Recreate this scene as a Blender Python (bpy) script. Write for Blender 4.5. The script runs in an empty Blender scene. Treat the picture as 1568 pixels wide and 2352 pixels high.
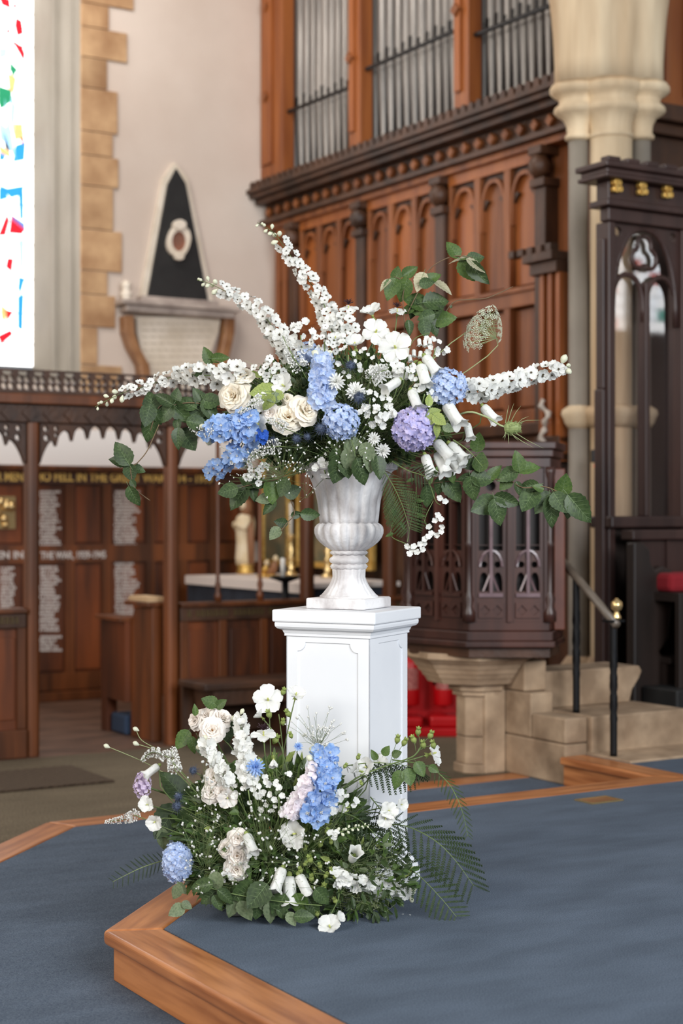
import bpy, math, random
from mathutils import Vector, Matrix, Euler
from mathutils.geometry import tessellate_polygon
PI = math.pi
C = bpy.context.scene.collection
R = random.Random(7)
FPX, HC = 3700.0, 1.265           # focal length in pixels (1568x2352 frame), camera height
AL = math.radians(31.5)           # the church's axes against the camera's
CA, SA = math.cos(AL), math.sin(AL)
# ---------------------------------------------------------------- camera
cam = bpy.data.cameras.new('camera'); camo = bpy.data.objects.new('camera', cam); C.objects.link(camo)
camo.location = (0, 0, HC); camo.rotation_euler = (PI/2, 0, 0)
cam.sensor_fit = 'VERTICAL'; cam.sensor_height = 36; cam.lens = 36*FPX/2352
cam.clip_start = .05; cam.clip_end = 200
cam.dof.use_dof = True; cam.dof.focus_distance = 5.2; cam.dof.aperture_fstop = 2.3
bpy.context.scene.camera = camo
# ---------------------------------------------------------------- light
sc = bpy.context.scene
w = bpy.data.worlds.new('world'); sc.world = w; w.use_nodes = True
w.node_tree.nodes['Background'].inputs[0].default_value = (.86, .93, 1, 1)
w.node_tree.nodes['Background'].inputs[1].default_value = .28
def area(name, loc, tgt, sx, sy, power, col):
    l = bpy.data.lights.new(name, 'AREA'); l.shape = 'RECTANGLE'; l.size = sx; l.size_y = sy; l.energy = power; l.color = col
    o = bpy.data.objects.new(name, l); C.objects.link(o); o.location = loc
    o.rotation_euler = (Vector(tgt)-Vector(loc)).to_track_quat('-Z', 'Y').to_euler()
    return o
area('nave_window_light', (-6.5, -1.5, 4.6), (.3, 7, 1.2), 5, 4, 580, (1, .95, .88))
area('west_window_light', (5.0, -3.0, 4.6), (0, 7.5, 1.4), 5, 4, 1020, (.93, .965, 1))
area('aisle_fill_light', (-5.5, 7.5, 6.0), (3.5, 11.5, 3.2), 3, 3, 85, (1, .93, .84))  # fill added to brighten the chapel and organ walls, not an actual window
area('chapel_wall_fill_light', (-2.3, 10.7, 7.2), (-3.0, 13.4, 2.0), 3, 1.2, 120, (1, .96, .92))  # unseen fill added above the screen to lift the chapel back wall
sc.view_settings.view_transform = 'Standard'; sc.view_settings.look = 'None'
sc.view_settings.exposure = .18; sc.view_settings.gamma = 1; sc.view_settings.use_curve_mapping = False
# ---------------------------------------------------------------- materials
def srgb(r, g, b):
    f = lambda c: (c/255/12.92 if c/255 <= .04045 else ((c/255+.055)/1.055)**2.4)
    return (f(r), f(g), f(b), 1)
MATS = {}
def mat(name, c1, c2=None, rough=.6, scale=(8, 8, 8), bump=0, bscale=None, metal=0, transl=0, spec=.5, objrand=0, emit=0, detail=5, coat=0, lo=.35, hi=.65, dist=0):
    if name in MATS: return MATS[name]
    m = bpy.data.materials.new(name); m.use_nodes = True; nt = m.node_tree; N = nt.nodes; L = nt.links
    bs = N['Principled BSDF']; bs.inputs['Roughness'].default_value = rough; bs.inputs['Metallic'].default_value = metal
    bs.inputs['Specular IOR Level'].default_value = spec
    if coat: bs.inputs['Coat Weight'].default_value = coat; bs.inputs['Coat Roughness'].default_value = .25
    c2 = c2 or c1
    tc = N.new('ShaderNodeTexCoord'); mp = N.new('ShaderNodeMapping'); mp.inputs['Scale'].default_value = scale
    L.new(tc.outputs['Object'], mp.inputs[0])
    if c1 != c2:
        no = N.new('ShaderNodeTexNoise'); no.inputs['Scale'].default_value = 1; no.inputs['Detail'].default_value = detail
        no.inputs['Distortion'].default_value = dist
        L.new(mp.outputs[0], no.inputs['Vector'])
        rp = N.new('ShaderNodeValToRGB'); rp.color_ramp.elements[0].position = lo; rp.color_ramp.elements[1].position = hi
        rp.color_ramp.elements[0].color = c1; rp.color_ramp.elements[1].color = c2
        L.new(no.outputs[0], rp.inputs[0]); col = rp.outputs[0]
    else:
        rgb = N.new('ShaderNodeRGB'); rgb.outputs[0].default_value = c1; col = rgb.outputs[0]
    if objrand:
        oi = N.new('ShaderNodeObjectInfo'); hs = N.new('ShaderNodeHueSaturation'); ma = N.new('ShaderNodeMath'); ma.operation = 'MULTIPLY_ADD'
        ma.inputs[1].default_value = objrand*2; ma.inputs[2].default_value = 1-objrand
        L.new(oi.outputs['Random'], ma.inputs[0]); L.new(ma.outputs[0], hs.inputs['Value']); L.new(col, hs.inputs['Color']); col = hs.outputs[0]
    L.new(col, bs.inputs['Base Color'])
    if emit:
        L.new(col, bs.inputs['Emission Color']); bs.inputs['Emission Strength'].default_value = emit
    if bump:
        nb = N.new('ShaderNodeTexNoise'); nb.inputs['Detail'].default_value = 4; nb.inputs['Scale'].default_value = 1
        mb = N.new('ShaderNodeMapping'); mb.inputs['Scale'].default_value = bscale or scale
        L.new(tc.outputs['Object'], mb.inputs[0]); L.new(mb.outputs[0], nb.inputs['Vector'])
        bm_ = N.new('ShaderNodeBump'); bm_.inputs['Strength'].default_value = bump; bm_.inputs['Distance'].default_value = .01
        L.new(nb.outputs[0], bm_.inputs['Height']); L.new(bm_.outputs[0], bs.inputs['Normal'])
    if transl:
        tr = N.new('ShaderNodeBsdfTranslucent'); mx = N.new('ShaderNodeMixShader'); mx.inputs[0].default_value = transl
        L.new(col, tr.inputs[0]); L.new(bs.outputs[0], mx.inputs[1]); L.new(tr.outputs[0], mx.inputs[2])
        L.new(mx.outputs[0], N['Material Output'].inputs[0])
    MATS[name] = m; return m
S = srgb
oak = mat('organ oak', S(108, 58, 27), S(146, 86, 45), rough=.5, scale=(9, 9, .9), bump=.15, bscale=(60, 60, 3), objrand=.12)
oak2 = mat('orange oak', S(132, 70, 29), S(160, 92, 42), rough=.45, scale=(9, 9, .9), bump=.1, bscale=(60, 60, 3), objrand=.1)
darkoak = mat('dark carved oak', S(50, 30, 18), S(82, 51, 31), rough=.5, scale=(5, 5, 2), bump=.25, bscale=(30, 30, 30))
redoak = mat('red-brown screen oak', S(70, 38, 18), S(120, 66, 31), rough=.42, scale=(7, 7, .8), bump=.1, bscale=(50, 50, 3), objrand=.12)
panoak = mat('chapel panel oak', S(62, 32, 16), S(122, 62, 27), rough=.45, scale=(5, 5, .7), objrand=.25)
pulwood = mat('pulpit wood', S(50, 29, 24), S(82, 48, 38), rough=.35, scale=(6, 6, 1), objrand=.1)
chwood = mat('chancel screen wood', S(46, 30, 27), S(66, 45, 40), rough=.4, scale=(6, 6, 1))
blackwood = mat('near black wood', S(28, 20, 16), S(42, 30, 25), rough=.5, scale=(6, 6, 1))
stepoak = mat('step edge oak', S(146, 86, 46), S(192, 126, 76), rough=.36, scale=(2.2, 26, 26), bump=.08, bscale=(8, 60, 60), objrand=.08, coat=.1, dist=.2)
plaster = mat('pink white plaster', S(196, 178, 164), S(222, 208, 196), rough=.85, scale=(.6, .6, .6), bump=.1, bscale=(5, 5, 5), lo=.3, hi=.7)
stone = mat('honey sandstone', S(150, 112, 78), S(196, 160, 120), rough=.85, scale=(3, 3, 3), bump=.2, bscale=(25, 25, 25), objrand=.14)
palestone = mat('pale grey stone', S(128, 120, 108), S(160, 152, 140), rough=.8, scale=(2, 2, .6), bump=.15, bscale=(20, 20, 20))
archstone = mat('cream arch stone', S(184, 156, 122), S(226, 206, 174), rough=.8, scale=(3.5, 3.5, .5), bump=.15, bscale=(20, 20, 8), dist=.5)
greystone = mat('grey shaft stone', S(120, 112, 102), S(142, 134, 122), rough=.6, scale=(2, 2, 2))
pulstone = mat('pulpit stone', S(140, 116, 92), S(182, 156, 128), rough=.85, scale=(5, 5, 5), bump=.25, bscale=(30, 30, 30), objrand=.08)
carpet = mat('blue carpet', S(70, 83, 101), S(118, 129, 143), rough=.97, scale=(230, 230, 230), bump=.7, bscale=(420, 420, 420), spec=.1, lo=.25, hi=.75, detail=9)
greycarp = mat('grey green carpet', S(82, 74, 60), S(136, 124, 106), rough=.97, scale=(120, 120, 120), bump=.5, bscale=(200, 200, 200), spec=.1, detail=8)
tilefl = mat('chapel floor', S(78, 58, 46), S(112, 84, 68), rough=.5, scale=(3, 6, 3))
matmat = mat('dark mat', S(54, 44, 36), S(84, 70, 58), rough=.95, scale=(40, 40, 40), spec=.1)
whitep = mat('white painted pedestal', S(228, 230, 234), S(240, 241, 243), rough=.42, scale=(2, 2, 2))
urnm = mat('weathered white stone urn', S(172, 166, 166), S(234, 232, 232), rough=.7, scale=(14, 14, 8), bump=.25, bscale=(90, 90, 90), lo=.3, hi=.6)
blackst = mat('black slate', S(20, 19, 19), S(30, 29, 28), rough=.6)
marble = mat('cream marble', S(206, 192, 172), S(226, 214, 198), rough=.5, scale=(4, 4, 4))
brownm = mat('brown veined marble', S(126, 84, 52), S(164, 120, 82), rough=.4, scale=(5, 5, 5))
greym = mat('grey moulded marble', S(140, 126, 118), S(186, 172, 162), rough=.5, scale=(6, 6, 6))
goldm = mat('gilding', S(206, 158, 74), S(236, 200, 120), rough=.35, metal=.6, scale=(20, 20, 20))
goldt = mat('gold lettering', S(232, 190, 104), rough=.5)
whitet = mat('white lettering', S(206, 196, 190), rough=.7)
pipem = mat('organ pipe metal', S(128, 124, 120), S(158, 152, 146), rough=.42, metal=.45, scale=(10, 10, 1.5))
dkmetal = mat('dark metal bar', S(30, 28, 28), rough=.5, metal=.3)
iron = mat('black wrought iron', S(24, 24, 26), rough=.4, metal=.5)
railm = mat('worn brown rail', S(86, 76, 66), S(112, 100, 88), rough=.4)
brass = mat('polished brass', S(226, 196, 140), rough=.25, metal=.85)
red = mat('red paint', S(190, 8, 18), rough=.35)
redcl = mat('red velvet', S(130, 14, 26), rough=.9)
clothw = mat('white altar linen', S(226, 214, 206), rough=.8)
navy = mat('dark navy frontal', S(30, 34, 44), S(44, 50, 62), rough=.85)
waxm = mat('candle wax', S(240, 236, 228), rough=.5)
statm = mat('cream statue plaster', S(226, 204, 164), S(242, 226, 196), rough=.5, scale=(9, 9, 9))
statb = mat('brown statue cloak', S(150, 104, 72), rough=.5)
greenp = mat('faded green painting', S(92, 96, 78), S(136, 122, 92), rough=.5, scale=(6, 6, 6))
bluecl = mat('blue kneeler', S(46, 62, 86), rough=.9)
lead = mat('lead came', S(18, 18, 20), rough=.6)
skyg = mat('bright clear glass', (1, 1, 1, 1), rough=.2, emit=2.4)
def glassc(n, c, e): return mat(n, c, rough=.2, emit=e)
gred = glassc('red glass', S(205, 26, 40), .9); gblue = glassc('blue glass', S(40, 130, 205), 1.1)
ggreen = glassc('green glass', S(36, 130, 92), .8); gpale = glassc('pale blue glass', S(150, 190, 220), 1.3); gamber = glassc('amber glass', S(226, 170, 110), 1.0)
def mottle(m, sc_, lo, hi):
    nt = m.node_tree; N = nt.nodes; bs = N['Principled BSDF']; src = bs.inputs['Base Color'].links[0].from_socket
    tc = N.new('ShaderNodeTexCoord'); mp = N.new('ShaderNodeMapping'); mp.inputs['Scale'].default_value = sc_; no = N.new('ShaderNodeTexNoise'); no.inputs['Scale'].default_value = 1; no.inputs['Detail'].default_value = 6
    mr = N.new('ShaderNodeMapRange'); mr.inputs[1].default_value = .3; mr.inputs[2].default_value = .7; mr.inputs[3].default_value = lo; mr.inputs[4].default_value = hi
    hs = N.new('ShaderNodeHueSaturation'); L = nt.links
    L.new(tc.outputs['Object'], mp.inputs[0]); L.new(mp.outputs[0], no.inputs['Vector']); L.new(no.outputs[0], mr.inputs[0]); L.new(mr.outputs[0], hs.inputs['Value']); L.new(src, hs.inputs['Color']); L.new(hs.outputs[0], bs.inputs['Base Color'])
mottle(carpet, (3, 7, 3), .84, 1.14); mottle(greycarp, (2, 4, 2), .86, 1.12); mottle(archstone, (9, 9, .7), .82, 1.1); mottle(plaster, (.35, .35, .5), .9, 1.06); mottle(pulstone, (7, 7, 7), .85, 1.1)
# ---------------------------------------------------------------- mesh building
class MB:
    def __init__(s): s.v = []; s.f = []; s.m = []; s.mi = 0
    def add(s, vs, fs):
        k = len(s.v); s.v += [tuple(p) for p in vs]; s.f += [tuple(i+k for i in f) for f in fs]; s.m += [s.mi]*len(fs)
    def box(s, x0, x1, y0, y1, z0, z1):
        s.add([(x0, y0, z0), (x1, y0, z0), (x1, y1, z0), (x0, y1, z0), (x0, y0, z1), (x1, y0, z1), (x1, y1, z1), (x0, y1, z1)],
              [(0, 3, 2, 1), (4, 5, 6, 7), (0, 1, 5, 4), (1, 2, 6, 5), (2, 3, 7, 6), (3, 0, 4, 7)])
        return s
    def prism(s, pts, z0, z1):
        n = len(pts); s.add([(p[0], p[1], z0) for p in pts]+[(p[0], p[1], z1) for p in pts],
              [tuple(range(n))[::-1], tuple(range(n, 2*n))]+[(i, (i+1) % n, n+(i+1) % n, n+i) for i in range(n)])
        return s
    def lathe(s, prof, cx=0, cy=0, n=20, ph=0, mod=None, ell=1, caps=True):
        vs = []
        for (r, z) in prof:
            for i in range(n):
                t = ph+2*PI*i/n; rr = r*(mod(t, z) if mod else 1)
                vs.append((cx+rr*math.cos(t), cy+rr*ell*math.sin(t), z))
        fs = [(j*n+i, j*n+(i+1) % n, (j+1)*n+(i+1) % n, (j+1)*n+i) for j in range(len(prof)-1) for i in range(n)]
        if caps: fs += [tuple(range(n))[::-1], tuple(range((len(prof)-1)*n, len(prof)*n))]
        s.add(vs, fs); return s
    def loft(s, prof):          # square sections (half, z)
        return s.lathe([(h*math.sqrt(2), z) for h, z in prof], n=4, ph=PI/4)
    def tube(s, pts, r, n=5, cap=True):
        pts = [Vector(p) for p in pts]; rs = r if isinstance(r, (list, tuple)) else [r]*len(pts)
        up = Vector((.31, .17, .93)); vs = []
        for i, p in enumerate(pts):
            d = (pts[min(i+1, len(pts)-1)]-pts[max(i-1, 0)])
            d = d.normalized() if d.length > 1e-9 else Vector((0, 0, 1))
            a = d.cross(up); a = a.normalized() if a.length > 1e-4 else Vector((1, 0, 0)); b = d.cross(a)
            for k in range(n):
                t = 2*PI*k/n; vs.append(p+(a*math.cos(t)+b*math.sin(t))*rs[i])
        m = len(pts); fs = [(j*n+i, j*n+(i+1) % n, (j+1)*n+(i+1) % n, (j+1)*n+i) for j in range(m-1) for i in range(n)]
        if cap: fs += [tuple(range(n))[::-1], tuple(range((m-1)*n, m*n))]
        s.add(vs, fs); return s
    def plate(s, outer, holes, t0, t1, ax='b'):   # outline in (s, z); ax 'b': s runs along a, thickness along b
        loops = [[Vector((p[0], p[1], 0)) for p in outer]]+[[Vector((p[0], p[1], 0)) for p in h] for h in holes]
        tris = tessellate_polygon(loops); flat = [p for l in loops for p in l]; n = len(flat)
        mp = (lambda q, t: (q[0], t, q[1])) if ax == 'b' else ((lambda q, t: (t, q[0], q[1])) if ax == 'a' else (lambda q, t: (q[0], q[1], t)))
        fs = [tuple(t) for t in tris]+[tuple(i+n for i in t[::-1]) for t in tris]
        k = 0
        for l in loops:
            m = len(l); fs += [(k+i, k+(i+1) % m, n+k+(i+1) % m, n+k+i) for i in range(m)]; k += m
        s.add([mp(p, t0) for p in flat]+[mp(p, t1) for p in flat], fs); return s
    def mesh(s, name, mats, smooth=False, org=(0, 0, 0)):
        me = bpy.data.meshes.new(name)
        me.from_pydata([(a-org[0], b-org[1], c-org[2]) for a, b, c in s.v], [], s.f)
        for m in (mats if isinstance(mats, (list, tuple)) else [mats]): me.materials.append(m)
        if len(me.materials) > 1: me.polygons.foreach_set('material_index', s.m)
        if smooth: me.polygons.foreach_set('use_smooth', [True]*len(me.polygons))
        me.update(); return me
def fixn(me):
    import bmesh
    b = bmesh.new(); b.from_mesh(me); bmesh.ops.recalc_face_normals(b, faces=b.faces); b.to_mesh(me); b.free()
def bevel(o, w=.004, seg=2):
    m = o.modifiers.new('bevel', 'BEVEL'); m.width = w; m.segments = seg; m.limit_method = 'ANGLE'; return o
def tag(o, label=None, cat=None, group=None, kind=None):
    if label: o['label'] = label
    if cat: o['category'] = cat
    if group: o['group'] = group
    if kind: o['kind'] = kind
    return o
def W(a, b, z=0): return Vector((CA*a-SA*b, SA*a+CA*b, z))      # church axes -> world
def thing(name, label, cat, org, group=None, church=True, kind=None, rot=None):
    o = bpy.data.objects.new(name, None); C.objects.link(o); o.empty_display_size = .1
    o.location = W(*org) if church else org
    o.rotation_euler.z = (AL if church else 0) if rot is None else rot
    o['_o'] = list(org); return tag(o, label, cat, group, kind)
def part(name, mb, m, parent=None, smooth=False, church=True, label=None, bev=0, kind=None):
    root = parent
    while root is not None and root.type != 'EMPTY' and root.parent: root = root.parent
    org = list(root['_o']) if root is not None and '_o' in root else (0, 0, 0)
    me = mb.mesh(name, m, smooth, org); fixn(me)
    o = bpy.data.objects.new(name, me); C.objects.link(o)
    if parent is None:
        if church: o.rotation_euler.z = AL
    else: o.parent = parent
    if label: o['label'] = label
    if bev: bevel(o, bev)
    if kind: o['kind'] = kind
    return o
def struct(name, mb, m, smooth=False, church=True, bev=0):
    o = part(name, mb, m, None, smooth, church, bev=bev); o['kind'] = 'structure'; return o
# pixel of the photograph -> place on a plane of the church
def tt(x): return (x-784)/FPX
def onb(x, y, b): Y = b/(CA-SA*tt(x)); return (Y*(CA*tt(x)+SA), b, HC-(y-1176)/FPX*Y)
def ona(x, y, a): Y = a/(CA*tt(x)+SA); return (a, Y*(CA-SA*tt(x)), HC-(y-1176)/FPX*Y)
def rect(x0, x1, z0, z1): return [(x0, z0), (x1, z0), (x1, z1), (x0, z1)]
def arch(x0, x1, z0, zs, za, n=7):      # pointed arch outline, counter-clockwise
    c = (x0+x1)/2; w_ = (x1-x0)/2; h = za-zs; p = [(x0, z0), (x1, z0)]
    for i in range(n+1):
        t = i/n; p.append((c+w_*math.cos(t*PI/2)**.8 if t < 1 else c, zs+h*math.sin(t*PI/2)**1.15))
    for i in range(n-1, -1, -1):
        t = i/n; p.append((c-w_*math.cos(t*PI/2)**.8, zs+h*math.sin(t*PI/2)**1.15))
    return p
def circ(cx, cz, r, n=14, sx=1): return [(cx+sx*r*math.cos(2*PI*i/n), cz+r*math.sin(2*PI*i/n)) for i in range(n)]
def foil(cx, cz, r, k=4, n=40, d=.32, ph=0): return [(cx+r*(1-d*abs(math.sin(k*(2*PI*i/n)/2+ph)))*math.cos(2*PI*i/n), cz+r*(1-d*abs(math.sin(k*(2*PI*i/n)/2+ph)))*math.sin(2*PI*i/n)) for i in range(n)]
def text(body, size, m, parent, loc, rz, name='inscription', label=None, ext=.004, width=None):
    cu = bpy.data.curves.new(name, 'FONT'); cu.body = body; cu.size = size; cu.extrude = ext; cu.offset = size*.022; cu.align_x = 'LEFT'
    t = bpy.data.objects.new(name, cu); C.objects.link(t)
    dg = bpy.context.evaluated_depsgraph_get(); me = bpy.data.meshes.new_from_object(t.evaluated_get(dg))
    bpy.data.objects.remove(t); me.materials.clear(); me.materials.append(m)
    o = bpy.data.objects.new(name, me); C.objects.link(o); o.parent = parent
    o.location = loc; o.rotation_euler = (PI/2, 0, rz)
    if width:
        xs = [v.co.x for v in me.vertices]; o.scale.x = width/(max(xs)-min(xs))
    if label: o['label'] = label
    return o
# ================================================================ floors and steps
def offs(pts, d):      # offset an open polyline to its left by d (mitred)
    out = []
    for i, p in enumerate(pts):
        p = Vector(p); ns = []
        if i > 0: e = (p-Vector(pts[i-1])).normalized(); ns.append(Vector((-e.y, e.x)))
        if i < len(pts)-1: e = (Vector(pts[i+1])-p).normalized(); ns.append(Vector((-e.y, e.x)))
        if len(ns) == 2: m = (ns[0]+ns[1]).normalized(); out.append(p+m*(d/m.dot(ns[0])))
        else: out.append(p+ns[0]*d)
    return out
struct('floor', MB().box(-9, 16, -8, 9.75, -.42, -.3), greycarp)
struct('floor', MB().box(-9, 16, 9.75, 12.9, -.42, -.301), tilefl)
LP = [(7.0, 6.97), (2.694, 6.97), (-1.6, 2.676)]
UP = [(5.30, 6.5), (5.30, 5.797), (3.203, 5.797), (1.926, 4.52), (1.926, -5)]
lin = offs(LP, .17)
struct('floor', MB().prism([tuple(p) for p in lin]+[(-1.6, -6), (7.0, -6)], -.29, -.15), carpet)
uin = offs(UP, .17)
struct('floor', MB().prism([tuple(p) for p in uin]+[(9, -5), (9, 6.5)], -.148, 0), carpet)
def edging(name, pts, top, h):
    o = bpy.data.objects.new(name, None); C.objects.link(o); o.rotation_euler.z = AL; o['_o'] = [0, 0, 0]; o['kind'] = 'structure'
    a = pts; b = offs(pts, .169); ri = offs(pts, .03); rj = offs(pts, .055)
    for i in range(len(pts)-1):
        q = [a[i], a[i+1], b[i+1], b[i]]
        c = sum((Vector(p) for p in q), Vector((0, 0)))/4; e = (Vector(a[i+1])-Vector(a[i])).normalized()
        th = math.atan2(e.y, e.x); rm = Matrix.Rotation(-th, 2)
        for nm, qq, z0, z1, bw in (('nosing_board', q, top-.042, top, .012), ('riser', [ri[i], ri[i+1], rj[i+1], rj[i]], top-h, top-.043, 0)):
            loc = [rm @ (Vector(p)-c) for p in qq]
            me = MB().prism([tuple(p*(.9995)) for p in loc], z0, z1).mesh(nm, stepoak); fixn(me)
            k = bpy.data.objects.new(nm, me); C.objects.link(k); k.parent = o; k.location = (c.x, c.y, 0); k.rotation_euler.z = th
            if bw: bevel(k, bw, 4)
    return o
edging('trim_1', UP, .002, .15)
edging('trim_2', LP, -.148, .15)
me = MB().prism([(0, 0), (.16, 0), (.16, .12), (0, .12)], .001, .006)
o = thing('floor_socket_plate', 'small brass floor outlet plate set in the blue carpet near the back step', 'plate', (4.56, 5.37, 0))
part('frame', MB().plate(rect(4.56, 4.74, 5.37, 5.49), [rect(4.575, 4.725, 5.385, 5.475)], .0005, .006, 'c'), brass, o)
part('lid', MB().box(4.577, 4.723, 5.387, 5.473, .0005, .004), brownm, o)
t = thing('door_mat', 'dark rectangular mat with a lattice weave on the grey carpet before the screen', 'mat', (2.2, 8.63, -.3))
part('mat_body', MB().box(2.2, 3.75, 8.63, 9.3, -.299, -.288), matmat, t)
mb = MB()
for i in range(26): mb.tube([(2.2+.06*i, 8.64, -.287), (min(3.74, 2.2+.06*i+.66), 8.64+min(.66, 3.74-2.2-.06*i), -.287)], .004, 3)
for i in range(26): mb.tube([(2.2+.06*i, 9.29, -.287), (min(3.74, 2.2+.06*i+.66), 9.29-min(.66, 3.74-2.2-.06*i), -.287)], .004, 3)
part('woven_lattice', mb, mat('mat ridge', S(96, 82, 68), rough=.95), t, kind='stuff')
# ================================================================ chapel back wall, window, quoins
BW = 12.68; AO = 7.04
WA0, WA1, WG = 5.20, 4.95, 13.13         # window opening edge, glass edge, glass plane
wl = bpy.data.objects.new('wall_back', None); C.objects.link(wl); wl.rotation_euler.z = AL; wl['_o'] = [0, 0, 0]; wl['kind'] = 'structure'
mb = MB(); mb.box(WA0, 9.5, BW, BW+.7, -.4, 8.5); mb.box(-2, 2.4, BW, BW+.7, -.4, 8.5); mb.box(2.4, WA0, BW, BW+.7, -.4, 2.36)
part('plaster', mb, plaster, wl)
part('window_sill', MB().prism([(2.4, BW-.02), (WA0, BW-.02), (WA1, WG), (2.65, WG)], 2.36, 2.42), palestone, wl)
jb = [(0, 0), (.14, 0), (.17, .02), (.2, .02), (.24, 0), (.46, 0), (.5, .03), (.56, .03), (.6, 0), (1, 0)]   # splayed moulded reveal
d = Vector((WA1-WA0, WG-BW)); nrm = Vector((d.y, -d.x)).normalized()
pts = [Vector((WA0, BW))+d*s+nrm*(-e) for s, e in jb]
part('splayed_reveal', MB().prism([tuple(p) for p in pts]+[(WA1+.3, WG+.1), (WA0+.02, BW+.6)][:1]+[(WA0+.05, BW+.05)], 2.42, 8.5), palestone, wl)
QY = [(-60, 5, 305), (5, 60, 248), (60, 130, 290), (130, 200, 244), (200, 300, 268), (300, 355, 257), (355, 425, 270), (425, 525, 258), (525, 620, 278), (620, 675, 245), (675, 750, 263), (750, 837, 222), (837, 905, 278)]
for y0, y1, x1 in QY:
    a1 = onb(x1, 0, BW)[0]; z1 = onb(186, y0, BW)[2]; z0 = onb(186, y1, BW)[2]
    part('quoin_stone', MB().box(WA0-.001, a1, BW-.022, BW+.1, z0+.003, z1-.003), stone, wl, bev=.006)
win = bpy.data.objects.new('window_1', None); C.objects.link(win); win.rotation_euler.z = AL; win['_o'] = [0, 0, 0]; win['kind'] = 'structure'
gy = WG-.01
gz = lambda y: onb(40, y, gy)[2]; ga = lambda x: onb(x, 0, gy)[0]
rows = [-60, 28, 104, 164, 226, 304, 378, 470, 560, 640, 720, 790, 842]
cols = [-330, -250, -170, -90, -10, 36, 54, 76]
for i in range(len(rows)-1):
    for j in range(len(cols)-1):
        part('pane', MB().box(ga(cols[j])+.003, ga(cols[j+1])-.003, gy, gy+.012, gz(rows[i+1])+.003, gz(rows[i])-.003), skyg, win)
mb = MB()
for y in rows: mb.tube([(ga(-330), gy-.004, gz(y)), (ga(76), gy-.004, gz(y))], .0045, 4)
part('lead_came', mb, lead, win)
def shard(pts, m):
    mx_, my_ = sum(p[0] for p in pts)/len(pts), sum(p[1] for p in pts)/len(pts); q = [(ga(min(75, mx_+(x-mx_)*1.5)), gz(my_+(y-my_)*1.35)) for x, y in pts]
    part('coloured_pane', MB().plate(q, [], gy-.008, gy-.001), m, win)
shard([(0, 0), (18, 4), (20, 20), (6, 16)], gred); shard([(38, 46), (47, 50), (50, 72), (40, 78), (36, 60)], gred); shard([(32, 98), (50, 108), (54, 120), (52, 134)], gred); shard([(14, 74), (22, 70), (20, 84)], gred)
shard([(24, 148), (36, 160), (30, 176), (24, 162)], ggreen); shard([(0, 210), (20, 214), (22, 232), (4, 250), (0, 238)], ggreen)
shard([(30, 12), (40, 12), (32, 22)], gred); shard([(14, 250), (24, 300), (32, 352), (18, 330)], gpale); shard([(38, 338), (54, 330), (52, 362), (34, 368)], gblue)
shard([(0, 358), (10, 360), (8, 370), (0, 372)], gblue); shard([(30, 290), (48, 288), (50, 312), (36, 318)], gamber); shard([(0, 340), (18, 352), (22, 362), (4, 358)], gamber)
shard([(46, 318), (53, 316), (54, 332)], gred); shard([(8, 312), (14, 320), (20, 346), (12, 340)], lead); shard([(4, 430), (20, 436), (46, 428), (44, 444), (26, 452)], gblue); shard([(44, 450), (52, 448), (52, 494), (46, 496)], gblue)
shard([(14, 500), (18, 512), (12, 538), (0, 540)], gred); shard([(30, 500), (52, 524), (46, 534), (26, 534)], gred); shard([(34, 500), (52, 512), (52, 524), (32, 508)], gblue)
shard([(18, 598), (28, 598), (25, 622), (15, 614)], gred); shard([(44, 640), (54, 642), (46, 672), (42, 660)], gblue); shard([(42, 690), (52, 684), (50, 748), (42, 744)], gblue)
shard([(14, 716), (27, 718), (18, 736)], gred); shard([(3, 706), (14, 716), (10, 738), (4, 730)], gamber); shard([(0, 120), (14, 118), (12, 132), (0, 140)], gpale); shard([(20, 176), (34, 184), (30, 210), (22, 204)], gamber); shard([(0, 440), (10, 438), (14, 456), (0, 462)], gblue); shard([(44, 560), (53, 556), (52, 610), (46, 604)], gpale); shard([(26, 232), (34, 250), (30, 300), (24, 270)], gpale); shard([(0, 290), (12, 300), (16, 330), (2, 322)], gpale)
shard([(0, 774), (20, 762), (24, 770), (6, 788)], gred)
# ---- memorial on the wall
B0 = BW-.05
def ab(x, y): p = onb(x, y, B0); return (p[0], p[2])
t = thing('wall_memorial', 'black slate obelisk memorial with a white border and coat of arms over an inscribed tablet', 'memorial', (onb(400, 900, BW)[0], BW-.002, onb(400, 860, BW)[2]))
part('border', MB().plate([ab(*p) for p in [(320, 702), (375, 410), (403, 372), (432, 408), (492, 698)]], [], BW-.04, BW-.001), marble, t)
part('slate_obelisk', MB().plate([ab(*p) for p in [(336, 692), (384, 424), (403, 388), (424, 422), (476, 694)]], [], BW-.07, BW-.041), blackst, t)
part('shield_frame', MB().plate([ab(405+27*math.cos(q*PI/12)*(1-.1*math.sin(q*PI/6)), 555+38*math.sin(q*PI/12)) for q in range(24)], [[ab(405+16*math.cos(q*PI/8), 556+23*math.sin(q*PI/8)) for q in range(16)]], BW-.11, BW-.071), marble, t, bev=.01)
part('shield', MB().plate([ab(405+16*math.cos(q*PI/8), 556+23*math.sin(q*PI/8)) for q in range(16)], [], BW-.09, BW-.0715), mat('shield brown', S(146, 92, 70), S(92, 70, 60), rough=.5), t)
part('crest', MB().plate([ab(405+15*math.cos(q*PI/6), 519+12*math.sin(q*PI/6)) for q in range(12)], [], BW-.13, BW-.075), marble, t, bev=.008)
part('shield_tail', MB().plate([ab(405+11*math.cos(q*PI/6), 592+8*math.sin(q*PI/6)) for q in range(12)], [], BW-.12, BW-.075), marble, t, bev=.006)
a0 = ab(266, 700)[0]; a1 = ab(538, 700)[0]; zt = ab(400, 700)[1]; zb = ab(400, 726)[1]
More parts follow.
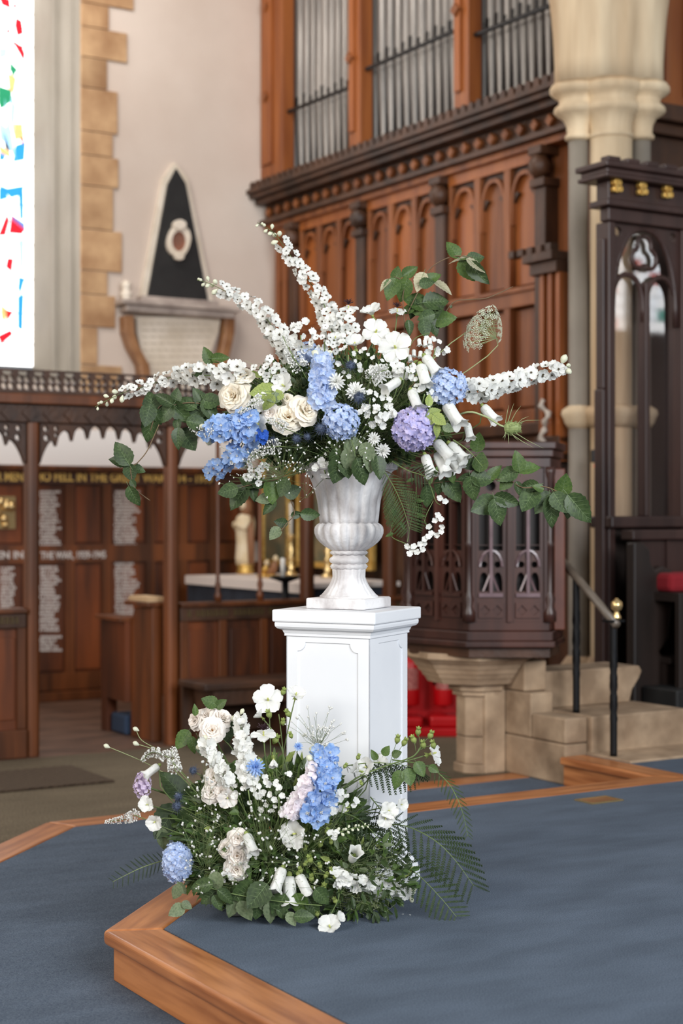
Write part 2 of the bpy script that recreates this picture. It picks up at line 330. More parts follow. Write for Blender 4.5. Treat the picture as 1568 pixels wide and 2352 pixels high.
part('plinth_block', MB().box(ab(318, 0)[0], ab(495, 0)[0], BW-.12, BW-.001, zt, zt+.05), greym, t)
part('shelf', MB().box(a0, a1, BW-.2, BW-.001, zt-.04, zt).box(a0+.05, a1-.05, BW-.16, BW-.001, zb, zt-.04), greym, t, bev=.008)
part('tablet', MB().plate([ab(*p) for p in [(312, 728), (506, 728), (500, 762), (482, 810), (470, 900), (330, 900), (322, 800), (314, 765)]], [], BW-.06, BW-.001), marble, t)
mb = MB(); rr = random.Random(3)
for i in range(8):
    y = 742+i*15; x = 322+(i > 4)*12+rr.random()*5
    while x < 480:
        l = 6+rr.random()*14; p = ab(x, y); q = ab(x+l, y+4); mb.box(p[0], q[0], BW-.0625, BW-.0601, q[1], p[1]); x += l+4
part('worn_lettering', mb, mat('worn letters', S(192, 178, 160), rough=.7), t, kind='stuff')
for sg, xs in ((1, [(286, 726), (288, 765), (300, 800), (322, 840), (330, 905)]), (-1, [(518, 726), (517, 765), (510, 800), (500, 840), (496, 905)])):
    L_ = [ab(x-9, y) for x, y in xs]; R_ = [ab(x+13, y) for x, y in xs]
    part('scroll_bracket', MB().plate(L_+R_[::-1], [], BW-.13, BW-.001), brownm, t, bev=.012)
p = onb(290, 700, BW-.1)
part('finial_bust', MB().lathe([(.05, p[2]), (.05, p[2]+.02), (.025, p[2]+.04), (.055, p[2]+.08), (.05, p[2]+.1), (.03, p[2]+.12), (.045, p[2]+.15), (.045, p[2]+.18), (.02, p[2]+.205)], p[0], BW-.1, 12), marble, t, smooth=True)
# ================================================================ chapel panelling with the roll of honour
PB = BW-.05
t = thing('memorial_panelling', 'oak wall panelling behind the screen with gold and white lettered roll of honour', 'panelling', (5.0, BW-.01, -.3))
A0, A1 = 3.0, 6.75; ZT = onb(150, 1070, PB)[2]; ZI = onb(150, 1112, PB)[2]
ZR1 = onb(150, 1252, PB)[2]; ZR0 = onb(150, 1292, PB)[2]; ZB = onb(150, 1545, PB)[2]
part('backing_board', MB().box(A0, A1, BW-.03, BW-.002, -.3, ZT-.02), panoak, t)
part('white_board', MB().box(2.4, A1, BW-.028, BW-.002, ZT-.02, onb(150, 987, BW)[2]), mat('white painted board', S(236, 230, 226), rough=.8), t)
part('cap_rail', MB().box(A0, A1, BW-.14, BW-.002, ZT-.035, ZT).box(A0, A1, BW-.1, BW-.002, ZT-.06, ZT-.035), redoak, t, bev=.006)
part('name_rail', MB().box(A0, A1, BW-.06, BW-.031, ZI, ZT-.06), mat('dark rail oak', S(58, 34, 26), S(80, 48, 34), rough=.5), t)
part('middle_rail', MB().box(A0, A1, BW-.06, BW-.031, ZR0, ZR1), redoak, t)
part('bottom_rail', MB().box(A0, A1, BW-.07, BW-.031, ZB-.14, ZB), redoak, t)
part('skirting', MB().box(A0, A1, BW-.12, BW-.002, -.299, ZB-.15), redoak, t, bev=.006)
st = [-55, 65, 160, 245, 345, 420, 490, 560, 640, 730, 830, 880]
for x in st:
    a = onb(x, 0, PB)[0]
    part('stile', MB().box(a-.042, a+.042, BW-.058, BW-.031, ZR1, ZI), redoak, t)
    part('stile', MB().box(a-.042, a+.042, BW-.058, BW-.031, ZB, ZR0), redoak, t)
for i in range(len(st)-1):
    a, b_ = onb(st[i], 0, PB)[0]+.055, onb(st[i+1], 0, PB)[0]-.055
    if b_-a < .05: continue
    part('field_panel', MB().box(a, b_, BW-.045, BW-.031, ZR1+.02, ZI-.02), panoak, t, bev=.006)
    part('field_panel', MB().box(a, b_, BW-.045, BW-.031, ZB+.02, ZR0-.02), panoak, t, bev=.006)
def itext(x0, x1, y, body, m, lab, sz):
    p = onb(x0, y, BW-.063); q = onb(x1, y, BW-.063)
    text(body, sz, m, t, (p[0]-5.0, BW-.063-(BW-.01), p[2]+.3), 0, label=lab, width=q[0]-p[0])
itext(-42, 52, 1104, 'OUR MEN', goldt, 'gold lettering', .105)
itext(56, 488, 1104, 'WHO FELL IN THE GREAT WAR 1914 - 1919', goldt, 'gold lettering', .105)
itext(-60, 52, 1284, 'FALLEN IN', whitet, 'white lettering', .085); itext(93, 243, 1284, 'THE WAR, 1939-1945', whitet, 'white lettering', .085)
def names(x0, x1, y0, y1, seed):
    mb = MB(); rr = random.Random(seed); y = y0
    while y < y1:
        x = x0+rr.random()*3; end = x0+(x1-x0)*(.62+.38*rr.random())
        while x < end:
            l = 2.2+rr.random()*1.2; p = onb(x, y, BW-.05); q = onb(x+l, y+5.5, BW-.05)
            mb.box(p[0], q[0], BW-.0485, BW-.0452, q[2], p[2]); x += l+(1.0 if rr.random() < .85 else 3)
        y += 7.6
    part('name_list', mb, whitet, t, label='white painted column of names', kind='stuff')
names(91, 142, 1127, 1250, 1); names(262, 322, 1127, 1250, 2); names(91, 140, 1300, 1445, 3); names(263, 325, 1292, 1415, 4); names(0, 34, 1302, 1408, 5); names(91, 145, 1460, 1492, 6); names(-60, -20, 1302, 1400, 7)
p = onb(-14, 1215, BW-.1); q = onb(38, 1140, BW-.1)
t = thing('gilded_relief', 'square gilded relief glinting on the chapel panelling at the far left', 'relief', (p[0], BW-.05, p[2]))
part('back_plate', MB().box(p[0], q[0], BW-.075, BW-.05, p[2], q[2]), brass, t)
rr = random.Random(5)
for i in range(7):
    x = p[0]+.03+rr.random()*(q[0]-p[0]-.06); z = p[2]+.03+rr.random()*(q[2]-p[2]-.06); r = .025+.02*rr.random()
    mb = MB()
    for j in range(5): pass
    mb.lathe([(r*math.cos(k*PI/8), z+r*math.sin(k*PI/8)) for k in range(-4, 5)], x, BW-.08, 10); part('boss', mb, brass, t, smooth=True)
# ================================================================ altar, statue, candles
AX = 5.94
t = thing('altar', 'stone altar under a white linen cloth with a dark navy frontal', 'altar', (6.4, 11.2, -.3))
part('altar_body', MB().box(AX+.04, 6.80, 10.3, 12.16, -.3, .69), navy, t)
part('frontal', MB().box(AX+.01, AX+.039, 10.28, 12.18, .0, .7), navy, t)
part('base_step', MB().box(AX-.02, 6.80, 10.26, 12.2, -.3, -.02), blackwood, t)
o = part('cloth', MB().box(AX, 6.82, 10.27, 12.19, .70, .735).box(AX-.006, AX, 10.27, 12.19, .665, .735), clothw, None); tag(o, 'white linen cloth lying over the dark altar', 'cloth')
o.location = (0, 0, 0)
def statue():
    c = ona(563, 1320, 6.5); a, b, z = 6.5, ona(563, 0, 6.5)[1], .736
    t = thing('saint_statue', 'cream plaster statue of a robed figure standing on the altar behind the left mullions', 'statue', (a, b, z))
    h = .62
    part('base', MB().lathe([(.075, z), (.075, z+.02), (.065, z+.05), (.075, z+.08)], a, b, 14), goldm, t, smooth=True)
    fold = lambda th, zz: 1+.07*math.sin(7*th)*(1 if zz < z+.4 else .3)
    part('robe', MB().lathe([(.078, z+.08), (.082, z+.14), (.074, z+.26), (.08, z+.36), (.088, z+.44), (.075, z+.49), (.035, z+.515), (.028, z+.53)], a, b, 28, mod=fold, ell=.85), statm, t, smooth=True)
    hd = [(.02, z+.525), (.034, z+.545), (.042, z+.575), (.038, z+.605), (.022, z+.622), (.004, z+.627)]
    part('head', MB().lathe(hd, a-.005, b, 14), statm, t, smooth=True)
    part('hair_veil', MB().lathe([(.05, z+.5), (.052, z+.56), (.046, z+.61), (.02, z+.636)], a+.012, b, 14), statb, t, smooth=True)
    part('cloak', MB().tube([(a+.03, b-.055, z+.5), (a+.0, b-.09, z+.4), (a+.01, b-.085, z+.25), (a+.02, b-.07, z+.09)], [.02, .03, .032, .03], 8), statb, t, smooth=True)
    for s in (-1, 1):
        part('arm', MB().tube([(a-.01, b+s*.075, z+.47), (a-.05, b+s*.08, z+.39), (a-.09, b+s*.03, z+.42), (a-.095, b+s*.012, z+.44)], [.03, .027, .02, .013], 8), statm, t, smooth=True)
statue()
for i, (x, a) in enumerate(((606, 6.3), (626, 6.3))):
    bb = ona(x, 0, a)[1]
    t = thing('gilt_figure', ['small gilt reclining figure beside the statue base', 'small gilt figure with a rosy cloak right of the first gilt figure'][i], 'figurine', (a, bb, .736))
    part('body', MB().tube([(a, bb+.06, .76), (a, bb+.02, .775), (a, bb-.03, .8+.03*i), (a, bb-.05, .83+.04*i)], [.02, .035, .03, .012], 8), goldm if i == 0 else statb, t, smooth=True)
    part('head', MB().lathe([(.004, .83+.04*i), (.02, .84+.04*i), (.022, .86+.04*i), (.004, .88+.04*i)], a, bb-.05, 10), statm, t, smooth=True)
    part('base', MB().lathe([(.06, .736), (.055, .76)], a, bb, 12), goldm, t, smooth=True)
def candlestick(x, a, h, lab):
    bb = ona(x, 0, a)[1]; z = .736; t = thing('brass_candlestick', lab, 'candlestick', (a, bb, z), group=None)
    pr = [(.06, 0), (.055, .02), (.02, .05), (.035, .09), (.015, .12), (.03, .18), (.03, .2), (.014, .23), (.032, .29), (.014, .33), (.018, .4), (.04, .44), (.04, .45)]
    part('stick', MB().lathe([(r, z+q*h) for r, q in pr], a, bb, 14), brass, t, smooth=True)
    part('candle', MB().lathe([(.013, z+.45*h), (.013, z+.8*h), (.003, z+.81*h)], a, bb, 10), waxm, t, smooth=True)
candlestick(668, 6.7, .75, 'tall brass candlestick on the altar left of the urn'); candlestick(752, 6.7, .75, 'tall brass candlestick on the altar glimpsed just left of the urn stem')
t = thing('reredos', 'green painted reredos in a gilt frame on the wall behind the altar', 'reredos', (6.88, 11, .75))
for x0, x1 in ((640, 692), (720, 790), (800, 884)):
    b0, b1 = ona(x1, 0, 7.0)[1], ona(x0, 0, 7.0)[1]
    part('painted_panel', MB().box(6.86, 6.88, b0, b1, .85, 2.0), greenp, t)
    part('gilt_frame', MB().plate(rect(b0-.04, b1+.04, .8, 2.05), [rect(b0, b1, .85, 2.0)], 6.84, 6.89, 'a'), goldm, t, bev=.006)
# iron pricket stand in front of the screen mullions
px, pyy = 655, 11.6
a, b = 5.62, 10.12
pp = onb(655, 0, 10.1); a = pp[0]; b = 10.1
t = thing('candle_stand', 'black iron candle stand with a single white candle behind the screen', 'candle stand', (a, b, -.3))
part('pole', MB().lathe([(.14, -.3), (.14, -.28), (.03, -.26), (.02, .2), (.05, .4), (.05, .5), (.025, .6), (.025, .78)], a, b, 12), iron, t, smooth=True)
part('drip_tray', MB().lathe([(.03, .76), (.115, .79), (.12, .805), (.02, .8)], a, b, 16), iron, t, smooth=True)
part('candle', MB().lathe([(.018, .8), (.018, .93), (.004, .935)], a-.02, b, 10), waxm, t, smooth=True)
# ================================================================ carved oak screen
SB = 9.85
t = thing('chapel_screen', 'carved red-brown oak screen with pierced cresting and cusped doorway arch', 'screen', (4.2, SB, -.3))
def za(y, x=90): return onb(x, y, SB)[2]
A0, A1 = 2.2, 6.84
def wall_(n, a0, a1, z0, z1, th=.05, m=redoak, bev=.006): return part(n, MB().box(a0, a1, SB-th, SB+th, z0, z1), m, t, bev=bev)
posts = [2.62, 3.705, 4.69, 5.75, 6.45]
for a in posts:
    part('post', MB().prism([(a-.04, SB-.035), (a-.02, SB-.05), (a+.02, SB-.05), (a+.04, SB-.035), (a+.04, SB+.04), (a-.04, SB+.04)], -.3, za(930)), redoak, t, bev=.005)
wall_('top_rail', A0, A1, za(930), za(908), .1); wall_('crest_rail', A0, A1, za(908), za(902), .06, darkoak)
wall_('frieze', A0, A1, za(972), za(930), .055, darkoak)
# carved leaf blocks along the frieze
for i in range(34):
    a = A0+.07+i*.14
    part('carved_leaf', MB().plate(foil(a, za(951), .052, 4), [], SB-.072, SB-.056), darkoak, t)
# pierced cresting: one panel per bay of trefoils
zc0, zc1 = za(902), za(850)
x = A0
while x < A1-.1:
    hs = []
    for i in range(3):
        cx = x+.08+i*.105
        for k, dz in enumerate((.24, .56)): hs += [circ(cx-.0225, zc0+(zc1-zc0)*dz, .0215, 10), circ(cx+.0225, zc0+(zc1-zc0)*dz, .0215, 10)]
        hs.append([(cx-.036, zc1-.012), (cx-.03, zc1-.034), (cx, zc1-.042), (cx+.03, zc1-.034), (cx+.036, zc1-.012)])
    part('pierced_cresting', MB().plate(rect(x+.027, x+.342, zc0, zc1), hs, SB-.02, SB+.02), darkoak, t); x += .315
# cusped arch heads
def cusped(a0, a1):
    z1 = za(972); zs = za(1062); zap = za(990); c = (a0+a1)/2; hw = (a1-a0)/2; n = 8; o = [(a0, z1), (a0, zs-.01)]
    for k in range(n):
        t0, t1 = k/n, (k+1)/n
        def env(q): xx = -1+2*q; return (c+hw*xx, zs+(zap-zs)*math.sqrt(max(0, 1-xx*xx))**.8)
        p0, p1 = env(t0), env(t1)
        for j in range(1, 7):
            f = j/7; mx = p0[0]+(p1[0]-p0[0])*f; mz = p0[1]+(p1[1]-p0[1])*f
            o.append((mx, mz+.06*math.sin(f*PI)**.7-.015))
        if k < n-1: o.append((p1[0], p1[1]-.04))
    o += [(a1, zs-.01), (a1, z1)]
    holes = [circ(a0+hw*.09, z1-.035, .018, 9), circ(a0+hw*.25, z1-.032, .016, 9), circ(a1-hw*.09, z1-.035, .018, 9), circ(a1-hw*.25, z1-.032, .016, 9), circ(a0+hw*.1, z1-.095, .02, 9), circ(a1-hw*.1, z1-.095, .02, 9), circ(a0+hw*.25, z1-.075, .014, 9), circ(a1-hw*.25, z1-.075, .014, 9)]
    part('cusped_arch', MB().plate(o[::-1], holes, SB-.025, SB+.025), darkoak, t)
for i in range(len(posts)-1): cusped(posts[i]+.05, posts[i+1]-.05)
cusped(A0-.4, posts[0]-.05)
# low panelled parts beside the doorway
def low(a0, a1, nb):
    zt = za(1395); zm = za(1440)
    wall_('lower_top_rail', a0, a1, zt-.03, zt, .07); wall_('letter_rail', a0, a1, zm, zt-.031, .045, darkoak)
    wall_('foot_rail', a0, a1, -.3, -.12, .06); wall_('backing_panel', a0, a1, -.12, zm, .012, panoak, 0)
    w_ = (a1-a0)/nb
    for i in range(nb+1): wall_('muntin', a0+i*w_-.03 if 0 < i < nb else (a0 if i == 0 else a1-.06), a0+i*w_+.03 if 0 < i < nb else (a0+.06 if i == 0 else a1), -.12, zm, .045)
    for i in range(nb): wall_('raised_panel', a0+i*w_+.07, a0+(i+1)*w_-.07, -.06, zm-.06, .022, panoak)
    mb = MB(); rr = random.Random(9); x = a0+.05
    while x < a1-.05:
        l = .018+.012*rr.random()
        if rr.random() < .86: mb.box(x, x+l*.35, SB-.052, SB-.045, zm+.03, zt-.05); mb.box(x, x+l, SB-.052, SB-.045, zt-.065, zt-.055); mb.box(x+l*.6, x+l, SB-.052, SB-.045, zm+.03, zt-.06)
        x += l+.012
    part('carved_lettering', mb, mat('dull gilt carving', S(96, 78, 48), rough=.5, metal=.3), t, kind='stuff')
low(A0-.4, posts[1]-.05, 4); low(posts[2]+.05, posts[3]-.05, 3); low(posts[3]+.05, A1, 3)
for x in (500, 597):
    a = onb(x, 0, SB)[0]
    part('turned_mullion', MB().lathe([(.022, za(1395)), (.026, za(1380)), (.014, za(1370)), (.022, za(1355)), (.014, za(1345)), (.014, za(1000)), (.022, za(985)), (.022, za(972))], a, SB, 10), redoak, t, smooth=True)
# kneeling desk inside the doorway
p0 = 4.2
t = thing('prayer_desk', 'tall narrow oak prayer desk with a sloping top inside the screen doorway', 'desk', (4.62, 10.2, -.3))
part('end_panel', MB().plate([(10.0, -.3), (10.35, -.3), (10.35, .5), (10.3, .6), (10.0, .62)], [], 4.62, 4.70, 'a'), redoak, t, bev=.008)
part('sloping_top', MB().prism([(4.58, 9.98), (4.74, 9.98), (4.74, 10.38), (4.58, 10.38)], .62, .65), redoak, t, bev=.006)
part('front_panel', MB().box(4.58, 4.66, 10.36, 10.78, -.06, .5).box(4.58, 4.66, 10.68, 10.78, -.3, -.06), panoak, t)
part('book_ledge', MB().box(4.54, 4.70, 10.355, 10.8, .5, .53), redoak, t, bev=.004)
part('kneeler_pad', MB().box(4.6, 4.8, 10.4, 10.66, -.3, -.16), bluecl, t, bev=.02, label='dark blue kneeling pad')
o = part('open_book', MB().box(-.07, .07, -.16, .16, 0, .02).box(-.065, .065, -.15, .15, .02, .035), mat('book paper', S(196, 166, 128), rough=.8), None, bev=.004); o.location = W(4.66, 10.17, .651); tag(o, 'pale open book lying on the prayer desk beside the doorway post', 'book')
# bench in front of the screen
t = thing('oak_bench', 'long dark oak bench standing against the screen behind the pedestal', 'bench', (5.3, 9.5, -.3))
part('seat', MB().box(4.62, 5.85, 9.2, 9.6, .12, .165), darkoak, t, bev=.01)
part('back_board', MB().box(4.66, 5.83, 9.6, 9.64, -.2, .12), darkoak, t)
part('apron', MB().box(4.7, 5.8, 9.24, 9.265, .02, .12), darkoak, t)
for a in (4.72, 5.25, 5.76): part('leg', MB().plate([(9.24, -.3), (9.58, -.3), (9.54, .0), (9.58, .12), (9.24, .12), (9.28, .0)], [], a, a+.05, 'a'), darkoak, t)
# ================================================================ organ case on the right-hand wall
struct('wall_right', MB().box(AO+.45, AO+.8, 8.9, 12.68, -.42, 8.5), plaster)
t = thing('organ_case', 'tall oak organ case with ranks of grey metal pipes above carved panelling', 'organ', (AO, 10.5, -.3))
B0_, B1_ = 8.35, BW-.002
part('back_board', MB().box(AO+.03, AO+.1, B0_, B1_, -.3, 3.95), oak, t)
def ob(x, a=AO): return ona(x, 0, a)[1]
def cor(n, aa, z0, z1, m=darkoak, b0=B0_, bev=.006): return part(n, MB().box(aa, AO+.4, b0, B1_, z0, z1), m, t, bev=bev)
cor('cornice_top', 6.77, 4.09, 4.13); cor('cornice_roll', 6.80, 4.05, 4.09); cor('cornice_cove', 6.86, 4.0, 4.05); cor('frieze_board', 6.97, 3.87, 4.0); cor('frieze_rail', 6.90, 3.83, 3.87); cor('frieze_lip', 6.95, 3.78, 3.83, oak)
n = 46
for i in range(n):
    b = B0_+.05+(B1_-B0_-.1)*i/(n-1)
    part('crest_leaf', MB().plate([(b-.035, 4.13), (b+.035, 4.13), (b+.03, 4.18), (b, 4.2), (b-.03, 4.18)], [], 6.80, 6.84, 'a'), darkoak, t)
for i in range(26):
    b = B0_+.1+(B1_-B0_-.2)*i/25
    part('carved_boss', MB().plate(foil(b, 3.935, .045, 4, 24), [], 6.93, 6.97, 'a'), oak, t, bev=.006)
# panelled bays
bp = [ob(x) for x in (1262, 1030, 845, 690)]; bp = [bp[0]]+bp[1:]+[B1_-.1]
ZP0, ZP1, ZM = 1.98, 3.78, 2.78
for b in bp[:-1]:
    part('pilaster', MB().box(AO-.09, AO+.03, b-.06, b+.06, -.3, 3.5).box(AO-.12, AO+.03, b-.08, b+.08, 3.5, 3.56).box(AO-.14, AO+.03, b-.07, b+.07, 3.72, 3.78), darkoak, t, bev=.008)
    part('corbel_head', MB().lathe([(.03, 3.56), (.07, 3.6), (.08, 3.66), (.05, 3.72)], AO-.09, b, 10), darkoak, t, smooth=True)
for k in range(len(bp)-1):
    b0, b1 = bp[k]+.065, bp[k+1]-.065
    if b1-b0 < .15: continue
    nn = 3 if (b1-b0) > .6 else 2; wv = (b1-b0)/nn
    part('bay_rail', MB().box(AO-.055, AO+.03, b0, b1, ZM-.07, ZM+.07).box(AO-.075, AO+.03, b0, b1, ZM+.03, ZM+.06), oak, t, bev=.006)
    part('bay_rail', MB().box(AO-.055, AO+.03, b0, b1, ZP0-.1, ZP0), oak, t, bev=.006)
    part('bay_rail', MB().box(AO-.05, AO+.03, b0, b1, ZP1-.08, ZP1), oak2, t)
    for i in range(nn+1):
        c = b0+i*wv; part('stile', MB().box(AO-.05, AO+.03, max(b0, c-.035), min(b1, c+.035), ZP0, ZP1-.08), oak if k else oak, t, bev=.005)
    for i in range(nn):
        c0, c1 = b0+i*wv+.035, b0+(i+1)*wv-.035
        o_ = arch(c0, c1, 3.44, 3.46, 3.67, 8)[2:]; i_ = arch(c0+.022, c1-.022, 3.44, 3.46, 3.64, 8)[2:]
        part('spandrel', MB().plate([(c1, 3.46), (c1, ZP1-.08), (c0, ZP1-.08), (c0, 3.46)]+o_[1:-1][::-1], [], AO-.012, AO+.01, 'a'), darkoak, t)
        part('arch_moulding', MB().plate([(c1, 3.3), *o_, (c0, 3.3), (c0+.016, 3.3), *i_[::-1], (c1-.016, 3.3)], [], AO-.04, AO+.01, 'a'), oak, t)
        part('cusp', MB().plate([(c0+.02, 3.54), (c0+(c1-c0)*.28, 3.52), (c0+(c1-c0)*.16, 3.49), (c0+.012, 3.44)], [], AO-.03, AO+.0, 'a'), darkoak, t); part('cusp', MB().plate([(c1-.02, 3.54), (c1-(c1-c0)*.28, 3.52), (c1-(c1-c0)*.16, 3.49), (c1-.012, 3.44)], [], AO-.03, AO+.0, 'a'), darkoak, t)
        part('field_panel', MB().box(AO+.0, AO+.02, c0+.012, c1-.012, ZM+.09, ZP1-.08), oak2 if (i+k) % 2 == 0 else oak, t)
        part('field_panel', MB().box(AO+.0, AO+.02, c0+.02, c1-.02, ZP0+.03, ZM-.09), oak, t)
part('lower_ledge', MB().box(AO-.16, AO+.03, B0_, B1_, 1.80, 1.88).box(AO-.1, AO+.03, B0_, B1_, 1.74, 1.80), darkoak, t, bev=.008)
part('lower_boarding', MB().box(AO-.06, AO+.03, B0_, B1_, -.3, 1.74), darkoak, t)
# upper case: posts, shadows and pipes
UPX = [(590, 655), (808, 834), (1050, 1083), (1290, 1320)]
for x0, x1 in UPX:
    b1, b0 = min(ob(x0, 6.95), B1_), ob(x1, 6.95)
    part('upper_post', MB().box(6.92, 7.04, b0, b1, 4.13, 7.5), oak2, t, bev=.006)
    part('post_moulding', MB().box(6.895, 6.92, b0+(b1-b0)*.45, b1-(b1-b0)*.15, 4.35, 7.3), oak2, t, bev=.006)
    for zz in (4.95, 5.75): part('carved_rosette', MB().plate(foil(b0+(b1-b0)*.65, zz, .05, 4, 24), [], 6.87, 6.92, 'a'), oak, t, bev=.005)
part('case_back', MB().box(AO+.32, AO+.4, B0_, B1_, 4.13, 7.5), blackwood, t)
bays = [((664, 822), (252, 190), 11), ((846, 1066), (154, 58), 12), ((1094, 1300), (76, -4), 11)]
for (x0, x1), (y0, y1), n in bays:
    for i in range(n):
        x = x0+(x1-x0)*(i+.5)/n; b = ob(x, 7.08); zm = ona(x, y0+(y1-y0)*(i+.5)/n, 7.08)[2]
        wpx = abs(ob(x0, 7.08)-ob(x1, 7.08))/n; r = wpx*.47*(.86+.14*math.sin(i*1.3+1))
        big = r
        part('organ_pipe', MB().lathe([(r*.32, 4.14), (r*.4, 4.2), (big, zm-.05), (big*1.0, zm+.02), (big*.96, zm+.05), (big, zm+.1), (big, 7.4)], 7.11, b, 16), pipem, t, smooth=True)
        part('pipe_mouth', MB().box(7.11-r-.006, 7.11-r+.03, b-r*.35, b+r*.35, zm+.0, zm+.05+.02*(i % 3)), dkmetal, t)
    b0, b1 = ob(x1, 7.0), ob(x0, 7.0); z0 = ona(x0, y0+6, 7.0)[2]; z1 = ona(x1, y1+6, 7.0)[2]
    part('pipe_bar', MB().tube([(6.98, b1, z0), (6.98, b0, z1)], .018, 6), dkmetal, t)
# lower projecting case beside the column
t = thing('organ_side_case', 'low projecting oak case with a battlemented top right beside the stone column', 'case', (6.85, 8.7, -.3))
b0, b1 = 8.3, ob(1232, 6.78)
part('box', MB().box(6.8, 6.97, b0, b1, 1.6, 2.85), oak, t)
part('cap_moulding', MB().box(6.70, 6.97, b0, b1+.06, 2.93, 2.99).box(6.74, 6.97, b0, b1+.03, 2.85, 2.93), darkoak, t, bev=.006)
for i in range(5): part('battlement', MB().box(6.71, 6.78, b0+.02+i*.1, b0+.08+i*.1, 2.99, 3.04), darkoak, t, bev=.004)
for i in range(3):
    w_ = (b1-b0)/3; part('pilaster_strip', MB().box(6.77, 6.8, b0+i*w_, b0+i*w_+.04, 1.6, 2.85), oak2, t); part('front_panel', MB().box(6.785, 6.8, b0+i*w_+.06, b0+(i+1)*w_-.02, 1.7, 2.78), oak2, t)
part('moulded_foot', MB().box(6.76, 6.97, b0, b1, 1.72, 1.77).box(6.74, 6.97, b0, b1, 1.6, 1.66), darkoak, t, bev=.008)
c = (6.72, ona(1250, 0, 6.72)[1])
t = thing('twisted_lamp_bracket', 'pale twisted metal lamp bracket on the dark ledge above the pulpit rail', 'lamp bracket', (c[0], c[1], 1.6))
pts = [(c[0]+.012*math.cos(i*1.1), c[1]+.03*math.sin(i*.5)+.012*math.sin(i*1.1), 1.72+i*.018) for i in range(17)]
part('twisted_stem', MB().tube(pts, [.012+.006*(i % 3) for i in range(17)], 6), mat('pale metal', S(190, 178, 166), rough=.4), t, smooth=True)
part('wall_plate', MB().box(c[0]-.03, c[0]+.1, c[1]-.03, c[1]+.03, 1.70, 1.72), mat('pale metal', S(190, 178, 166)), t)
# ================================================================ column cluster and arch springer
CX, CY = 1.766, 10.59; K = 10.59/FPX
t = thing('stone_column', 'clustered stone column with grey shafts and a moulded cream capital carrying the arch', 'column', (CX, CY, -.3), church=False)
t['kind'] = 'structure'; del t['label']; del t['category']; t.name = 'trim_3'
def zy(y): return HC-(y-1176)*K
lobes = [(1328, .0), (1400, -.05), (1471, .0)]
capp = {0: [(60, 196), (66, 205), (66, 214), (58, 222), (46, 228), (44, 240), (55, 250), (57, 258), (50, 266), (36, 274), (28, 290), (26, 308), (31, 314), (31, 320), (24, 324)],
        1: [(62, 196), (74, 202), (76, 212), (70, 222), (62, 228), (58, 240), (66, 250), (68, 258), (62, 266), (52, 274), (48, 292), (47, 312), (52, 316), (51, 322), (46, 326)]}
for i, (x, dy) in enumerate(lobes):
    cx = (x-784)/FPX*10.59; k = 1 if i == 1 else 0
    part('capital', MB().lathe([(r*K, zy(y)) for r, y in capp[k]][::-1], cx, CY+dy, 24), archstone, t, smooth=True)
    rr_ = 48*K if k else 23*K
    part('shaft', MB().lathe([(rr_+.02, -.3), (rr_+.02, -.1), (rr_, -.05), (rr_, zy(326))], cx, CY+dy, 24), archstone if k else greystone, t, smooth=True, label='cream core' if k else 'grey shaft')
    part('shaft_ring', MB().lathe([(rr_, zy(985)), (rr_+9*K, zy(972)), (rr_+12*K, zy(962)), (rr_+17*K, zy(952)), (rr_+15*K, zy(942)), (rr_, zy(932))], cx, CY+dy, 24), archstone, t, smooth=True)
    part('base_moulding', MB().lathe([(rr_+.08, -.3), (rr_+.08, .1), (rr_+.05, .2), (rr_+.06, .25), (rr_+.01, .32)], cx, CY+dy, 24), pulstone, t, smooth=True)
# arch springer: ribbed section growing outwards
mb = MB(); ns = 48; prof = []
for j, (y, k) in enumerate([(198, 1.0), (150, 1.0), (100, 1.02), (50, 1.05), (0, 1.1), (-80, 1.22), (-180, 1.36), (-350, 1.6), (-600, 2.1), (-850, 2.8), (-1250, 3.6)]):
    prof.append((122*K*k, zy(y)))
def rib(th, z): return 1+.07*abs(math.sin(3*th+.4))-.05*abs(math.sin(7*th))
mb.lathe(prof, (1397-784)/FPX*10.59, CY-.02, ns, mod=rib, ell=.8)
part('arch_springer', mb, archstone, t, smooth=True)
# case beyond the column
t = thing('choir_organ_case', 'orange oak case front with a dark cornice right of the stone column', 'case', (7.9, 8.75, -.3))
part('boarding', MB().box(7.25, 12, 8.75, 8.85, -.3, 8.3), oak2, t)
for i in range(22): part('moulded_stile', MB().box(7.3+i*.2, 7.35+i*.2, 8.72, 8.75, 4.3, 8.2), oak, t, bev=.005)
part('cornice', MB().box(7.2, 12, 8.45, 8.75, 4.02, 4.14).box(7.22, 12, 8.53, 8.75, 3.94, 4.02).box(7.25, 12, 8.6, 8.75, 3.7, 3.94), darkoak, t, bev=.01)
part('lower_case', MB().box(7.25, 12, 8.7, 8.75, 0, 3.7), chwood, t)
part('red_rail', MB().box(7.25, 12, 8.6, 8.7, 3.62, 3.7), pulwood, t)
